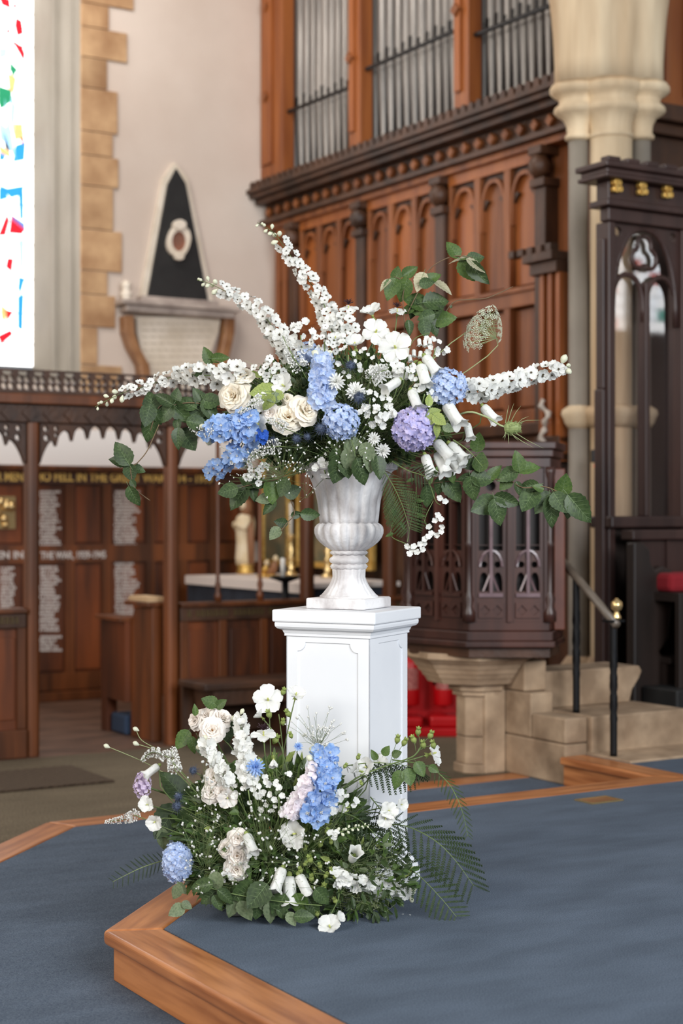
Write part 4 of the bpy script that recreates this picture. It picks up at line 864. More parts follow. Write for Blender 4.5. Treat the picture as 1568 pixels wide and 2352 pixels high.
def rpet(name, m, r0, r1, z0, z1, span, curl=0):
    def f(mb):
        nu, nv = 4, 4; vs = []
        for i in range(nu+1):
            u = i/nu
            for j in range(-nv, nv+1):
                v = j/nv; uu = u*(1-.16*v**4); ph = v*span/2*(.55+.45*math.sin(u*PI/2)); r = r0+(r1-r0)*uu+.02*math.sin(v*6+r1*20)*u; z = z0+(z1-z0)*math.sin(uu*PI/2)-curl*uu**3
                vs.append((r*math.cos(ph), r*math.sin(ph), z))
        w_ = 2*nv+1; mb.add(vs, [(i*w_+j, (i+1)*w_+j, (i+1)*w_+j+1, i*w_+j+1) for i in range(nu) for j in range(2*nv)])
    return tmpl(name, f, [m])
def f_mpetal(mb): pet(mb, .54, .45, 6, 4, .14, .78, .22, .42, .34, .10, .05)
MPET = tmpl('mallow_petal', f_mpetal, [white]); CPET = tmpl('cream_mallow_petal', f_mpetal, [blush])
def f_pist(mb): mb.lathe([(.03, 0), (.035, .1), (.05, .2), (.04, .27), (.01, .3)], 0, 0, 8); mb.lathe([(.09, -.02), (.07, .02), (.02, .03)], 0, 0, 10)
PIST = tmpl('pistil', f_pist, [ylg]); PISTO = tmpl('stamens', f_pist, [yel])
def f_bell(mb):
    n, pr = 30, [(.08, 0), (.19, .02), (.25, .1), (.275, .25), (.265, .45), (.265, .65), (.30, .8), (.37, .89), (.46, .94)]
    vs = []
    for k, (r, z) in enumerate(pr):
        q = max(0, (z-.6)/.4)
        for i in range(n):
            th = 2*PI*i/n; lob = abs(math.cos(2.5*th)); rr = r*(1+.035*math.cos(10*th)+.03*math.cos(5*th))*(1-q*.22*(1-lob)); vs.append((rr*math.cos(th), rr*math.sin(th), z+q*.12*lob-.05*q))
    mb.add(vs, [(j*n+i, j*n+(i+1) % n, (j+1)*n+(i+1) % n, (j+1)*n+i) for j in range(len(pr)-1) for i in range(n)])
BELL = tmpl('bell', f_bell, [white])
def f_cal(mb):
    for i in range(5): pet(mb, .34, .2, 3, 1, .6, .3, .2, 0, 0, 0, 0, 2*PI*i/5, .95, .06)
    ball(mb, (0, 0, -.02), .1, 8, 4)
CALYX = tmpl('calyx', f_cal, [lfl])
def f_pom(mb):
    r = random.Random(4)
    for k, (n, ti, l) in enumerate(((14, .15, .5), (13, .5, .46), (11, .9, .4), (7, 1.3, .34))):
        for i in range(n): pet(mb, l, .13, 2, 1, .3, .7, .2, 0, .1, .0, 0, 2*PI*i/n+k*.2+r.uniform(-.1, .1), ti+r.uniform(-.12, .12))
POM = tmpl('pompon_head', f_pom, [white]); POMB = tmpl('blue_pompon', f_pom, [dblue])
def f_this(mb):
    ball(mb, (0, 0, .1), .2, 10, 6); r = random.Random(2)
    for i in range(90):
        z = r.uniform(-.3, 1); th = r.uniform(0, 2*PI); q = math.sqrt(max(0, 1-z*z)); d = Vector((q*math.cos(th), q*math.sin(th), z)); mb.tube([Vector((0, 0, .1))+d*.17, Vector((0, 0, .1))+d*.30], [.018, .003], 3, False)
    for i in range(18): th = i*2*PI/18+r.uniform(-.1, .1); l = r.uniform(.38, .55); mb.tube([(0, 0, -.05), (l*math.cos(th), l*math.sin(th), r.uniform(-.12, .08))], [.02, .003], 3, False)
THIS = tmpl('thistle_head', f_this, [thm])
def f_nig(mb):
    r = random.Random(8)
    for i in range(40): th = r.uniform(0, 2*PI); l = r.uniform(.2, .42); a = r.uniform(.5, 1.4); mb.tube([(0, 0, .02), (l*.5*math.cos(th)*math.cos(a), l*.5*math.sin(th)*math.cos(a), l*.6*math.sin(a)), (l*math.cos(th)*math.cos(a), l*math.sin(th)*math.cos(a), l*.9*math.sin(a))], [.014, .01, .02], 3, False)
NIG = tmpl('dark_stamens', f_nig, [nig])
# leaves: X along the blade, Z the upper side
def f_leaf(wd, fold, droop, pleat, serr=.03, tip=1.3):
    def f(mb):
        nu, nv = 14, 3; vs = []
        for i in range(nu+1):
            u = i/nu; hw = wd/2*math.sin(PI*u**(.8))**.75*(1-.25*u) if 0 < u < 1 else 0.002
            hw *= 1+serr*(1 if i % 2 else -1)
            for j in range(-nv, nv+1):
                v = j/nv; vs.append((u-abs(v)*.03, hw*v, fold*abs(hw*v)+pleat*math.cos((u-.45*abs(v)*wd)*PI*12)*abs(v)*(1-abs(v)*.3)-droop*u*u))
        w_ = 2*nv+1; mb.add(vs, [(i*w_+j, (i+1)*w_+j, (i+1)*w_+j+1, i*w_+j+1) for i in range(nu) for j in range(2*nv)])
    return f
def f_vleaf(wd, fold, droop, pleat):
    g = f_leaf(wd, fold, droop, pleat, .045)
    def f(mb):
        mb.mi = 0; g(mb); mb.mi = 1; hw = lambda u: wd/2*math.sin(PI*u**.8)**.75*(1-.25*u)
        zf = lambda u, y: fold*abs(y)-droop*u*u+.004
        def strip(p, q, w_):
            d = Vector((q[0]-p[0], q[1]-p[1])).normalized(); n_ = (-d.y*w_, d.x*w_)
            mb.add([(p[0]+n_[0], p[1]+n_[1], zf(*p)), (p[0]-n_[0], p[1]-n_[1], zf(*p)), (q[0], q[1], zf(*q))], [(0, 1, 2)])
        pts = [i/6 for i in range(7)]
        for i in range(6): mb.add([(pts[i], .010*(1-pts[i]), zf(pts[i], 0)+.002), (pts[i], -.010*(1-pts[i]), zf(pts[i], 0)+.002), (pts[i+1], -.010*(1-pts[i+1]), zf(pts[i+1], 0)+.002), (pts[i+1], .010*(1-pts[i+1]), zf(pts[i+1], 0)+.002)], [(0, 1, 2, 3)])
        for k in range(6):
            u = .1+k*.13
            for s_ in (-1, 1): u2 = min(.96, u+.17); strip((u, 0), (u2, s_*hw(u2)*.88), .0055)
        mb.tube([(-.22, 0, .0), (-.1, 0, .01), (0, 0, 0)], .012, 4); mb.mi = 0
    return f
def leaves(n, m): return [tmpl(n+'_a', f_vleaf(.84, .2, .12, .014), [m, vein]), tmpl(n+'_b', f_vleaf(.70, .35, .22, .016), [m, vein]), tmpl(n+'_c', f_vleaf(.92, .1, -.06, .014), [m, vein])]
L_d = leaves('beech', lfd); L_m = leaves('mid_beech', lfm); L_p = leaves('pale_beech', lfp); L_g = leaves('sage', lfg); L_l = leaves('lime', lfl)
def f_pinna(mb):
    n = 13
    mb.tube([(0, 0, 0), (.5, 0, .02), (1, 0, -.05)], [.01, .008, .002], 3, False)
    for i in range(n):
        u = (i+.4)/n; l = .074*math.sin(PI*(.12+.86*(1-u)))**.7*(1-u*.35)+.006
        for s in (-1, 1): mb.add([(u-.03, 0, 0), (u+.035, 0, 0), (u+.07, s*l, -.02-.05*u), (u+.03, s*l, -.02-.05*u)], [(0, 1, 2, 3)])
PINNA = tmpl('pinna', f_pinna, [fernm], False); PINND = tmpl('dark_pinna', f_pinna, [fernd], False)
# ================================================================ placing
def P3(x, y, Y): return Vector(((x-784)/FPX*Y, Y, HC-(y-1176)/FPX*Y))
def YU(x, y, off=0): return 5.45-.30*math.sqrt(max(0, 1-((x-800)/400)**2-((y-940)/240)**2))+off
def YL(x, y, off=0): return 5.14-.22*math.sqrt(max(0, 1-((x-630)/340)**2-((y-1890)/260)**2))+off
UB = Vector((UX, UY, 1.44)); LB = Vector((-.2, 5.08, .09))
def where(y): return (YU, UB) if y < 1400 else (YL, LB)
def frame(n, roll=0): return n.normalized().to_track_quat('Z', 'Y').to_matrix().to_4x4() @ Matrix.Rotation(roll, 4, 'Z')
def put(name, me, root, p, Rm, s, label=None):
    o = bpy.data.objects.new(name, me); C.objects.link(o); o.parent = root
    o.matrix_local = Matrix.Translation(Vector(p)-Vector(root['_o'])) @ Rm @ (Matrix.Scale(s, 4) if not isinstance(s, (tuple, list)) else Matrix.Diagonal((*s, 1)))
    if label: o['label'] = label
    return o
def bez(a, b, c, d, n=8): return [a*(1-t)**3+b*3*t*(1-t)**2+c*3*t*t*(1-t)+d*t**3 for t in [i/n for i in range(n+1)]]
def outn(p, c, cambias=.7):
    n = (Vector(p)-c); n.normalize(); return (n+Vector((0, -cambias, .15))).normalized()
def cen(y): return Vector((.0, 5.45, 1.60)) if y < 1400 else Vector((-.2, 5.3, .2))
def plant(name, label, cat, x, y, group=None, Y=None):
    f, base = where(y); b = base+Vector((R.uniform(-.05, .05), R.uniform(-.03, .03) if y < 1400 else R.uniform(-.03, .02), R.uniform(-.01, .03)))
    o = thing(name, label, cat, tuple(b), group, church=False); return o, b, P3(x, y, Y if Y else f(x, y))
def stem(root, b, p, n, r=.0016, m=None, bend=.35, name='stem'):
    L_ = (p-b).length; mid = b+(Vector((0, 0, 1))*L_*bend if b.z+.05 < p.z+.3 else (p-b)*.3)
    part(name, MB().tube(bez(b, mid, p-n*L_*.35, p), r, 5), m or stemg, root, smooth=True, church=False)
CAMD = Vector((0, -1, 0))
def sprinkle_leaves(root, b, p, k, tm, s0=.025, s1=.04):
    for i in range(k):
        t_ = R.uniform(.35, .85); q = b.lerp(p, t_)+Vector((R.uniform(-.02, .02), R.uniform(-.03, .0), R.uniform(-.02, .02)))
        put('leaf', tm[i % 3], root, q, leafR(Vector((R.uniform(-1, 1), R.uniform(-.8, .2), R.uniform(-.4, .8))), Vector((R.uniform(-.3, .3), -1, R.uniform(.0, .8)))), R.uniform(s0, s1))
def leafR(d, n):
    d = d.normalized(); n = (n-d*n.dot(d)).normalized(); y = n.cross(d)
    return Matrix(((d.x, y.x, n.x, 0), (d.y, y.y, n.y, 0), (d.z, y.z, n.z, 0), (0, 0, 0, 1)))
def path(px, Yf, k=5):
    pts = [P3(x, y, Y) for x, y, Y in px]; out = []
    for i in range(len(pts)-1):
        p0 = pts[max(i-1, 0)]; p1 = pts[i]; p2 = pts[i+1]; p3 = pts[min(i+2, len(pts)-1)]
        for j in range(k):
            t_ = j/k; out.append(.5*((2*p1)+(p2-p0)*t_+(2*p0-5*p1+4*p2-p3)*t_*t_+(3*p1-p0-3*p2+p3)*t_**3))
    return out+[pts[-1]]
PXM = 5.25/FPX
def spire(name, label, px, n, s0, s1, fl_, budt=BUD, nb=6, lean=.55, fill=.8, wr=.5, stemmat=None):
    f, base = where(px[0][1]); q = [(x, y, f(x, y)+d) for x, y, d in px]
    ax = path(q, f, 6); root = thing(name, label, 'flower', tuple(base), None, church=False)
    part('stem', MB().tube(bez(base, base+(ax[0]-base)*.4+Vector((0, 0, .05)), ax[0]-(ax[1]-ax[0])*2, ax[0], 6)[:-1]+ax, [.0024]*6+[.0022-.0014*i/len(ax) for i in range(len(ax))], 5), stemmat or stemg, root, smooth=True, church=False)
    L_ = [0]
    for i in range(1, len(ax)): L_.append(L_[-1]+(ax[i]-ax[i-1]).length)
    def at(t_):
        d = t_*L_[-1]
        for i in range(1, len(ax)):
            if L_[i] >= d-1e-9: k = (d-L_[i-1])/max(1e-9, L_[i]-L_[i-1]); return ax[i-1].lerp(ax[i], k), (ax[i]-ax[i-1]).normalized()
        return ax[-1], (ax[-1]-ax[-2]).normalized()
    for i in range(n):
        t_ = fill*(i+.3)/n; p, d = at(t_); s = (s0+(s1-s0)*(i/n))*PXM*R.uniform(.88, 1.1); th = i*2.4+R.uniform(-.3, .3)
        a = d.cross(Vector((0, 1, .1))).normalized(); b = d.cross(a); rad = a*math.cos(th)+b*math.sin(th)
        if rad.y > .35: rad.y *= -.6; rad.normalize()
        put('blossom', fl_[R.randrange(3)], root, p+rad*s*wr, frame(rad+CAMD*lean+Vector((R.uniform(-.35, .35), 0, R.uniform(-.4, .25))), R.uniform(0, 6)), s*1.18*R.uniform(.85, 1.15))
    for i in range(nb):
        t_ = fill+(1-fill)*(i+.5)/nb; p, d = at(min(1, t_)); th = i*2.4; a = d.cross(Vector((0, 1, .1))).normalized(); b = d.cross(a); rad = a*math.cos(th)+b*math.sin(th)
        s = s1*PXM*(.75-.4*i/nb); put('bud', budt, root, p+rad*s*.8, frame(rad+d*.6+Vector((0, 0, -.3)), 0), s)
    return root
spire('delphinium_spire', 'tallest white delphinium spire leaning left with buds at its tip', [(765, 770, .1), (740, 690, .12), (705, 640, .12), (665, 585, .12), (628, 535, .12), (590, 511, .12)], 44, 34, 22, F_white, nb=9, fill=.84, wr=.55)
spire('delphinium_spire', 'white delphinium spire rising to the upper left across the memorial tablet', [(665, 810, .1), (625, 750, .12), (580, 700, .12), (520, 670, .1), (478, 650, .1), (452, 643, .1)], 44, 34, 22, F_white, nb=8, fill=.86, wr=.6)
spire('delphinium_spire', 'long horizontal white delphinium spire reaching left with drooping buds', [(560, 860, -.0), (480, 862, .0), (410, 862, 0), (340, 885, 0), (275, 905, 0), (218, 935, 0)], 44, 36, 22, F_white, nb=9, fill=.84, wr=.5)
spire('delphinium_spire', 'white delphinium spire pointing right toward the stone column', [(1070, 900, 0), (1120, 892, 0), (1180, 875, 0), (1240, 855, 0), (1308, 840, 0)], 34, 38, 30, F_white, nb=3, fill=.96, wr=.45)
spire('larkspur_spire', 'upright white larkspur spike beside the cream roses at the floor', [(575, 1800, 0), (562, 1740, 0), (556, 1690, 0), (550, 1640, 0)], 34, 30, 22, F_plain, nb=3, fill=.95, wr=.4)
spire('larkspur_spire', 'leaning white larkspur spike below the cream rose cluster', [(525, 1800, -.01), (510, 1775, -.01), (490, 1740, -.01), (468, 1702, -.01)], 20, 28, 24, F_plain, nb=2, fill=.95, wr=.35)
spire('larkspur_spire', 'pale pink-white larkspur spike against the blue delphinium', [(665, 1870, -.02), (690, 1830, -.02), (712, 1790, -.02), (728, 1742, -.02)], 28, 30, 24, F_pink, nb=2, fill=.95, wr=.4)
spire('larkspur_spire', 'white larkspur spike lying low along the pedestal foot', [(770, 2015, -.04), (830, 2030, -.07), (885, 2040, -.08), (948, 2056, -.07)], 30, 27, 22, F_plain, nb=3, fill=.95, wr=.4)
spire('blue_delphinium', 'light blue delphinium in the heart of the urn arrangement', [(735, 930, .02), (738, 890, .0), (738, 850, .0), (745, 812, .0)], 30, 38, 30, F_hb, nb=2, fill=.95, wr=.5)
spire('blue_delphinium', 'sky blue delphinium spilling left under the white rose', [(585, 965, 0), (550, 975, -.02), (515, 985, -.03), (475, 990, -.02)], 26, 40, 34, F_blue, nb=2, fill=.96, wr=.5)
spire('blue_delphinium', 'blue delphinium trailing down to the lower left of the urn flowers', [(565, 1000, -.02), (550, 1035, -.02), (540, 1060, -.02)], 10, 36, 30, F_blue, nb=1, fill=.96, wr=.5)
spire('blue_delphinium', 'single drooping tip of pale blue delphinium blossoms at the lower left', [(520, 1060, -.02), (500, 1078, -.02), (490, 1085, -.02)], 7, 34, 34, F_blue, nb=0, fill=.96, wr=.4)
spire('blue_delphinium', 'tall sky blue delphinium in front of the pedestal shaft', [(715, 1880, -.01), (735, 1830, -.02), (745, 1780, -.02), (745, 1718, -.02)], 38, 42, 34, F_blue, nb=2, fill=.97, wr=.55)
spire('bud_spike', 'pale green larkspur bud spike pointing right at the pedestal corner', [(760, 1920, -.05), (800, 1905, -.06), (850, 1895, -.06)], 4, 14, 12, F_plain, nb=16, fill=.2)
# ---- roses
def rose(label, x, y, d, n=None, m='c', Y=None, group=None):
    f, b = where(y); root, b, p = plant('garden_rose', label, 'flower', x, y, group, Y); n = n or outn(p, cen(y), 1.3); s = d*PXM*1.1
    M = cream if m == 'c' else blush
    rings = [('outer_petal', 5, (.08, .5, -.1, .10, 1.55, .14)), ('outer_petal', 5, (.07, .42, -.04, .17, 1.6, .1)), ('petal', 5, (.06, .33, 0, .23, 1.7, .04)), ('petal', 5, (.05, .25, .02, .27, 1.8, 0)), ('inner_petal', 4, (.04, .17, .04, .29, 2.2, 0)), ('inner_petal', 3, (.02, .09, .05, .3, 2.8, 0))]
    Rm = frame(n, R.uniform(0, 6)); p = p-n*s*.15
    for k, (nm, cnt, a) in enumerate(rings):
        me = rpet('%s_%d%s' % (nm, k, m), M, *a)
        for i in range(cnt): put(nm, me, root, p, Rm @ Matrix.Rotation(2*PI*i/cnt+k*.5+R.uniform(-.15, .15), 4, 'Z') @ Matrix.Rotation(R.uniform(-.14, .14), 4, 'Y'), s*R.uniform(.92, 1.06))
    put('calyx', CALYX, root, p-n*s*.1, frame(-n), s*.4); stem(root, b, p-n*s*.1, n, .002)
    if d > 50: put('stamens', PISTO, root, p+n*s*.02, Rm, s*.5, None)
    sprinkle_leaves(root, b, p, 2, L_m, .03, .045)
rose('large cream rose at the left of the urn arrangement', 533, 908, 78); rose('tall cream rose half hidden above the large left rose', 556, 858, 54, Vector((-.2, -.7, .9)))
rose('cream rose with an orange heart beside the yellow-green leaves', 705, 940, 70, Vector((.5, -1, .35))); rose('wide cream rose at the centre left of the urn flowers', 661, 955, 74, Vector((.05, -1, .35)))
rose('pale rose tucked under the wide cream rose', 620, 948, 44, m='b'); rose('cream rose bud above the wide cream rose', 658, 915, 26)
rose('leftmost cream rose of the high floor cluster', 446, 1652, 48, Vector((-.7, -.7, .4)), 'b'); rose('cream rose at the top of the high floor cluster', 478, 1640, 58, Vector((-.1, -.6, .9)), 'b'); rose('white rose at the right of the high floor cluster', 514, 1648, 56, Vector((.5, -.7, .7)), 'b')
rose('biggest open cream rose of the high floor cluster', 487, 1676, 60, Vector((.05, -1, .35)), 'b')
rose('white rose right under the leaning larkspur', 490, 1786, 48, m='b'); rose('blush rose left of centre in the floor flowers', 484, 1820, 46, m='b'); rose('ruffled blush rose beside its twin in the floor flowers', 508, 1818, 44, m='b')
rose('pale rose at the top of the low vertical rose cluster', 545, 1926, 46, m='b'); rose('pale rose at the left of the low vertical rose cluster', 516, 1950, 44, Vector((-.5, -1, .1)), 'b'); rose('ruffled pale rose in the middle of the low cluster', 544, 1966, 52, m='b'); rose('lowest ruffled pale rose of the low cluster', 542, 1998, 52, Vector((0, -1, -.1)), 'b')
# ---- hydrangeas
def hydr(label, x, y, d, fl_, m, sx=1, sz=1, off=-.04, n=64):
    f, _ = where(y); root, b, p = plant('hydrangea_head', label, 'hydrangea', x, y, None, f(x, y)+off); r = d/2*PXM*.86; p = p+Vector((0, r*.5, 0))
    part('flower_core', MB().lathe([(.002, p.z-r*.8*sz), (r*.6*sx, p.z-r*.5*sz), (r*.78*sx, p.z), (r*.6*sx, p.z+r*.5*sz), (.002, p.z+r*.8*sz)], p.x, p.y, 14), m, root, smooth=True, church=False)
    for i in range(n):
        z = 1-2*(i+.5)/n; q = math.sqrt(1-z*z); th = i*2.39996; dd = Vector((q*math.cos(th), q*math.sin(th), z))
        if dd.y > .45: continue
        put('floret', fl_[i % 3], root, p+Vector((dd.x*r*sx, dd.y*r, dd.z*r*sz)), frame(dd+Vector((R.uniform(-.25, .25), 0, R.uniform(-.25, .25))), R.uniform(0, 6)), r*.60*R.uniform(.85, 1.15))
    stem(root, b, p, outn(p, cen(y)), .0035)
hydr('lavender blue hydrangea head right of centre above the urn', 952, 984, 106, F_hl, hlav, n=90); hydr('powder blue hydrangea head at the centre above the urn', 783, 968, 88, F_hb, hblue, n=70); hydr('bright blue hydrangea head at the right under the white bells', 1030, 888, 92, F_hb, hblue, n=72)
hydr('faint blue hydrangea head half hidden behind the tall spires', 705, 812, 62, F_hb, hblue, off=.05, n=44)
hydr('egg-shaped blue hydrangea head at the low left of the floor flowers', 405, 1985, 84, F_hb, hblue, .82, 1.12, -.02, n=96); hydr('lilac hydrangea head drooping at the far left of the floor flowers', 326, 1806, 52, F_hp, hlil, .8, 1.25, 0, n=48)
# ---- mallows
def mallow(label, x, y, d, n=None, cup=0, Y=None, pm_=MPET, lab='mallow_flower', roll=None):
    root, b, p = plant(lab, label, 'flower', x, y, None, Y); n = n or outn(p, cen(y), 1.5); s = d*PXM*1.12; Rm = frame(n, R.uniform(0, 6) if roll is None else roll); p = p-n*s*.1
    for i in range(5): put('petal', pm_, root, p, Rm @ Matrix.Rotation(2*PI*i/5, 4, 'Z') @ Matrix.Rotation(-cup+R.uniform(-.1, .1), 4, 'Y'), s*R.uniform(.93, 1.05))
    put('pistil', PIST, root, p, Rm, s*.7); put('calyx', CALYX, root, p-n*s*.06, frame(-n), s*.5)
    if (p-b).length > .12: stem(root, b, p-n*s*.08, n, .002)
    return root
mallow('wide open white mallow upper centre of the urn flowers', 864, 760, 62, Vector((.1, -1, .3))); mallow('largest open white mallow with a green eye, right of its neighbour', 907, 796, 70, Vector((-.2, -1, .2))); mallow('white mallow turned up above the open pair', 853, 718, 56, Vector((-.3, -.5, .9)), .5)
mallow('half-closed white mallow left of the open pair', 815, 790, 52, Vector((-.1, -.7, .8)), .6); mallow('white mallow over the yellow-green leaves near the left roses', 650, 885, 58, Vector((-.6, -.9, .4)), .4); mallow('white flower tucked by the variegated leaf', 605, 925, 50, Vector((-.4, -1, .2)), .3)
mallow('flat white flower left of the centre roses', 590, 975, 54, Vector((-.5, -1, -.2)), .1); mallow('small white flower by the thistle at upper centre', 770, 775, 38, Vector((0, -.6, .9)), .3)
mallow('open white mallow standing highest over the floor flowers', 615, 1606, 66, Vector((0, -1, .45))); mallow('white mallow against the pedestal at the top of the floor flowers', 680, 1594, 46, Vector((.2, -.6, .8)), .4); mallow('white mallow facing away under the highest one', 598, 1645, 34, Vector((-.6, .2, .5)), .6)
mallow('pale closed mallow hanging between lime buds', 628, 1748, 36, Vector((0, -.4, -.9)), .9); mallow('white mallow in profile at the centre of the floor flowers', 676, 1915, 64, Vector((-.5, -.9, .1)), .35)
mallow('white mallow left of the long lime stem', 840, 1762, 46, Vector((-.5, -.8, .4)), .4); mallow('white mallow on the long lime stem near the pedestal edge', 870, 1752, 42, Vector((.4, -.8, .6)), .5); mallow('narrow white mallow facing up beside the fern', 822, 1768, 36, Vector((-.8, -.4, .5)), .8)
mallow('white mallow in profile floating right of the pedestal', 996, 1730, 58, Vector((.9, -.35, .3)), .2); mallow('white mallow lying on the blue carpet in front of the pedestal', 757, 2128, 54, Vector((-.2, -.6, .7)), .35, Y=4.875); mallow('second small white mallow touching the carpet flower', 775, 2108, 34, Vector((.7, -.5, .5)), .8, Y=4.895)
mallow('blush open flower with an orange eye under the twin roses', 522, 1832, 46, Vector((.25, -1, -.25)), .25, pm_=CPET); mallow('cream sweet pea right of the pedestal corner', 893, 1862, 44, Vector((.3, -1, .4)), .5); mallow('small cream sweet pea at the pedestal edge', 922, 1848, 32, Vector((.5, -.8, .2)), .5)
mallow('white sweet pea at the left under the lilac hydrangea', 338, 1848, 40, Vector((-.3, -1, .3)), .5); mallow('lower white sweet pea at the left', 355, 1888, 42, Vector((-.2, -1, -.1)), .5); mallow('creamy double blossom at the foot of the pedestal edge', 885, 1880, 40, Vector((.1, -1, -.2)), .3)
# ---- bells
def bell(label, x, y, l, ang, yaw=-.35, Y=None):
    f, _ = where(y); root, b, p = plant('bellflower', label, 'bellflower', x, y, None, (Y or f(x, y)-.03)); s = l*PXM; a = math.radians(ang)
    d = Vector((math.cos(a), yaw, math.sin(a))).normalized(); q = p-d*s*.5
    bo = put('bell', BELL, root, q, frame(d, R.uniform(0, 6)), (s*.86, s*.86, s*1.06)); ca = bpy.data.objects.new('calyx', CALYX); C.objects.link(ca); ca.parent = bo; ca.scale = (1.3, 1.3, 1.15); ca.location = (0, 0, -.03)
    stem(root, b, q, d*-.3+Vector((0, -.2, .9)), .002)
for a in [('white bell hanging beside the blue hydrangea at upper right', 990, 838, 52, -55), ('white bell pointing down left of the bright blue hydrangea', 972, 862, 54, -75), ('broad white bell above the lavender hydrangea', 952, 918, 50, -70, -.5), ('white bell facing left near the upper centre', 900, 884, 46, 215, -.5),
          ('long curled white bell below the bright blue hydrangea', 1040, 952, 62, -60), ('white bell at the far right on an arching stem', 1124, 950, 48, -50), ('small white bell under the arching stem', 1076, 990, 38, -78),
          ('lowest left white bell of the right-hand bunch', 983, 1068, 50, -72), ('white bell at the front of the right-hand bunch', 1014, 1064, 56, -68), ('white bell at the top of the right-hand bunch', 1018, 1034, 56, -50), ('rightmost white bell of the bunch', 1050, 1038, 54, -48), ('white bell tucked between the others in the bunch', 1040, 1060, 48, -52),
          ('white bell beside the low rose cluster', 574, 1938, 46, -65, -.6), ('curled white bell at the left of the low trio', 640, 2020, 52, -110, -.4), ('middle hanging white bell of the low trio', 665, 2046, 62, -88), ('right hanging white bell of the low trio', 697, 2034, 50, -62), ('white bell facing the viewer low at the right', 812, 1966, 44, 70, -1.2),
          ('white bell lying over the lilac hydrangea', 348, 1770, 38, 215, -.3)]: bell(*a)
# ---- round white and blue heads
def pom(label, x, y, d, me=POM, name='cornflower', cat='flower', off=-.02, n=None):
    f, _ = where(y); root, b, p = plant(name, label, cat, x, y, None, f(x, y)+off); n = n or outn(p, cen(y), 1.2)
    put('flower_head', me, root, p, frame(n, R.uniform(0, 6)), d*PXM*1.1); put('calyx', CALYX, root, p, frame(-n), d*PXM*.35); stem(root, b, p, n, .0013); return root
pom('white cornflower left of centre above the blue hydrangea', 772, 877, 40); pom('white cornflower beside the blue-grey thistle', 816, 899, 44); pom('feathery white head right of the upper thistle', 870, 858, 46); pom('small white cornflower below the lavender hydrangea', 878, 1036, 36); pom('white feathery head near the urn centre', 858, 1008, 30)
pom('bright blue nigella in the middle of the floor flowers', 587, 1763, 40, POMB, 'nigella'); pom('small blue nigella against the pedestal edge', 685, 1715, 20, POMB, 'nigella')
for l, x, y, d in [('blue-grey thistle at upper centre of the urn flowers', 805, 841, 40), ('blue-grey thistle over the white cornflower', 824, 914, 48), ('thistle left of the central hydrangea', 738, 985, 48), ('dark thistle under the wide cream rose', 628, 1012, 34), ('second dark thistle right of the wide rose base', 682, 1008, 36), ('third dark thistle low left of centre', 706, 1003, 28),
                   ('dark thistle in front of the left stems of the floor flowers', 445, 1771, 32), ('dark thistle above its twin at the left of the floor flowers', 411, 1830, 34), ('lower dark thistle of the left pair', 408, 1852, 36)]: pom(l, x, y, d, THIS, 'thistle', 'thistle', -.03)
for l, x, y, d in [('white nigella with dark stamens above the floor greenery', 605, 1684, 52), ('white nigella with whiskery stamens at the top of the urn flowers', 912, 712, 40), ('white nigella seen from the side high above the urn', 800, 706, 44)]:
    r = mallow(l, x, y, d, Vector((0, -.45, 1)), -.1, lab='nigella'); f, _ = where(y); p = P3(x, y-6, f(x, y)); put('dark_stamens', NIG, r, p, frame(Vector((0, -.45, 1))), d*PXM)
spire('deep_blue_flower', 'small intense blue flower under the flat white one', [(600, 1010, -.05), (602, 1000, -.06), (604, 990, -.06)], 9, 16, 14, F_db, nb=0, fill=1, wr=.5)
def cluster(label, x, y, rpx, n, sp, fl_=F_plain, name='phlox_cluster', sx=1.2):
    f, _ = where(y); root, b, p = plant(name, label, 'flower', x, y, None, f(x, y)-.03)
    for i in range(n):
        th = i*2.4+R.gauss(0, .5); q = math.sqrt((i+.5)/n)*rpx*PXM*R.uniform(.7, 1.2); pp = p+Vector((q*math.cos(th)*sx, R.uniform(-.01, .01)+q*.4, q*math.sin(th))); put('blossom', fl_[i % 3], root, pp, frame(Vector((math.cos(th)*.6+R.gauss(0, .3), -1, math.sin(th)*.6+.1+R.gauss(0, .3))), R.uniform(0, 6)), sp*PXM*R.uniform(.75, 1.3))
    stem(root, b, p, Vector((0, -.3, 1)), .002); return root
cluster('creamy white phlox cluster between the two hydrangeas', 868, 952, 34, 20, 20); cluster('white blossom cluster below the left delphinium', 585, 1080, 26, 12, 18, F_white); cluster('white phlox tuft in the low centre of the floor flowers', 748, 1860, 20, 12, 20)
cluster('white blossoms over the urn rim', 745, 1080, 22, 7, 18); cluster('small white blossoms near the lower left tip', 555, 1045, 26, 9, 15); cluster('white blossom group left of the pinkish larkspur', 640, 1830, 46, 26, 15, F_plain); cluster('greenish white blossom group by the twin roses', 570, 1815, 34, 14, 15)
cluster('pale blossoms between tall spires', 690, 770, 40, 20, 20, F_plain); cluster('white blossoms at the top centre', 790, 745, 34, 18, 24, F_white); cluster('little white blossoms under the open mallows', 930, 850, 26, 14, 17); cluster('white blossom heads below the bright left spire', 620, 850, 30, 12, 20, F_white)
cluster('small white blossoms on the right shoulder', 1000, 800, 26, 10, 16); cluster('airy pale blossoms around the upper thistle', 800, 815, 50, 16, 15); cluster('pale little blossoms behind the feathery head', 870, 830, 46, 14, 14); cluster('pale blossoms left of the white bell at the right', 975, 905, 34, 12, 15); cluster('loose white blossoms between cornflowers and hydrangea', 850, 915, 30, 9, 15); cluster('white blossoms behind the top of the light blue delphinium', 745, 785, 34, 14, 17, F_white)
cluster('white blossoms low beside the tray', 520, 2010, 16, 6, 13); cluster('white blossoms near the fern root', 790, 1845, 26, 10, 18)
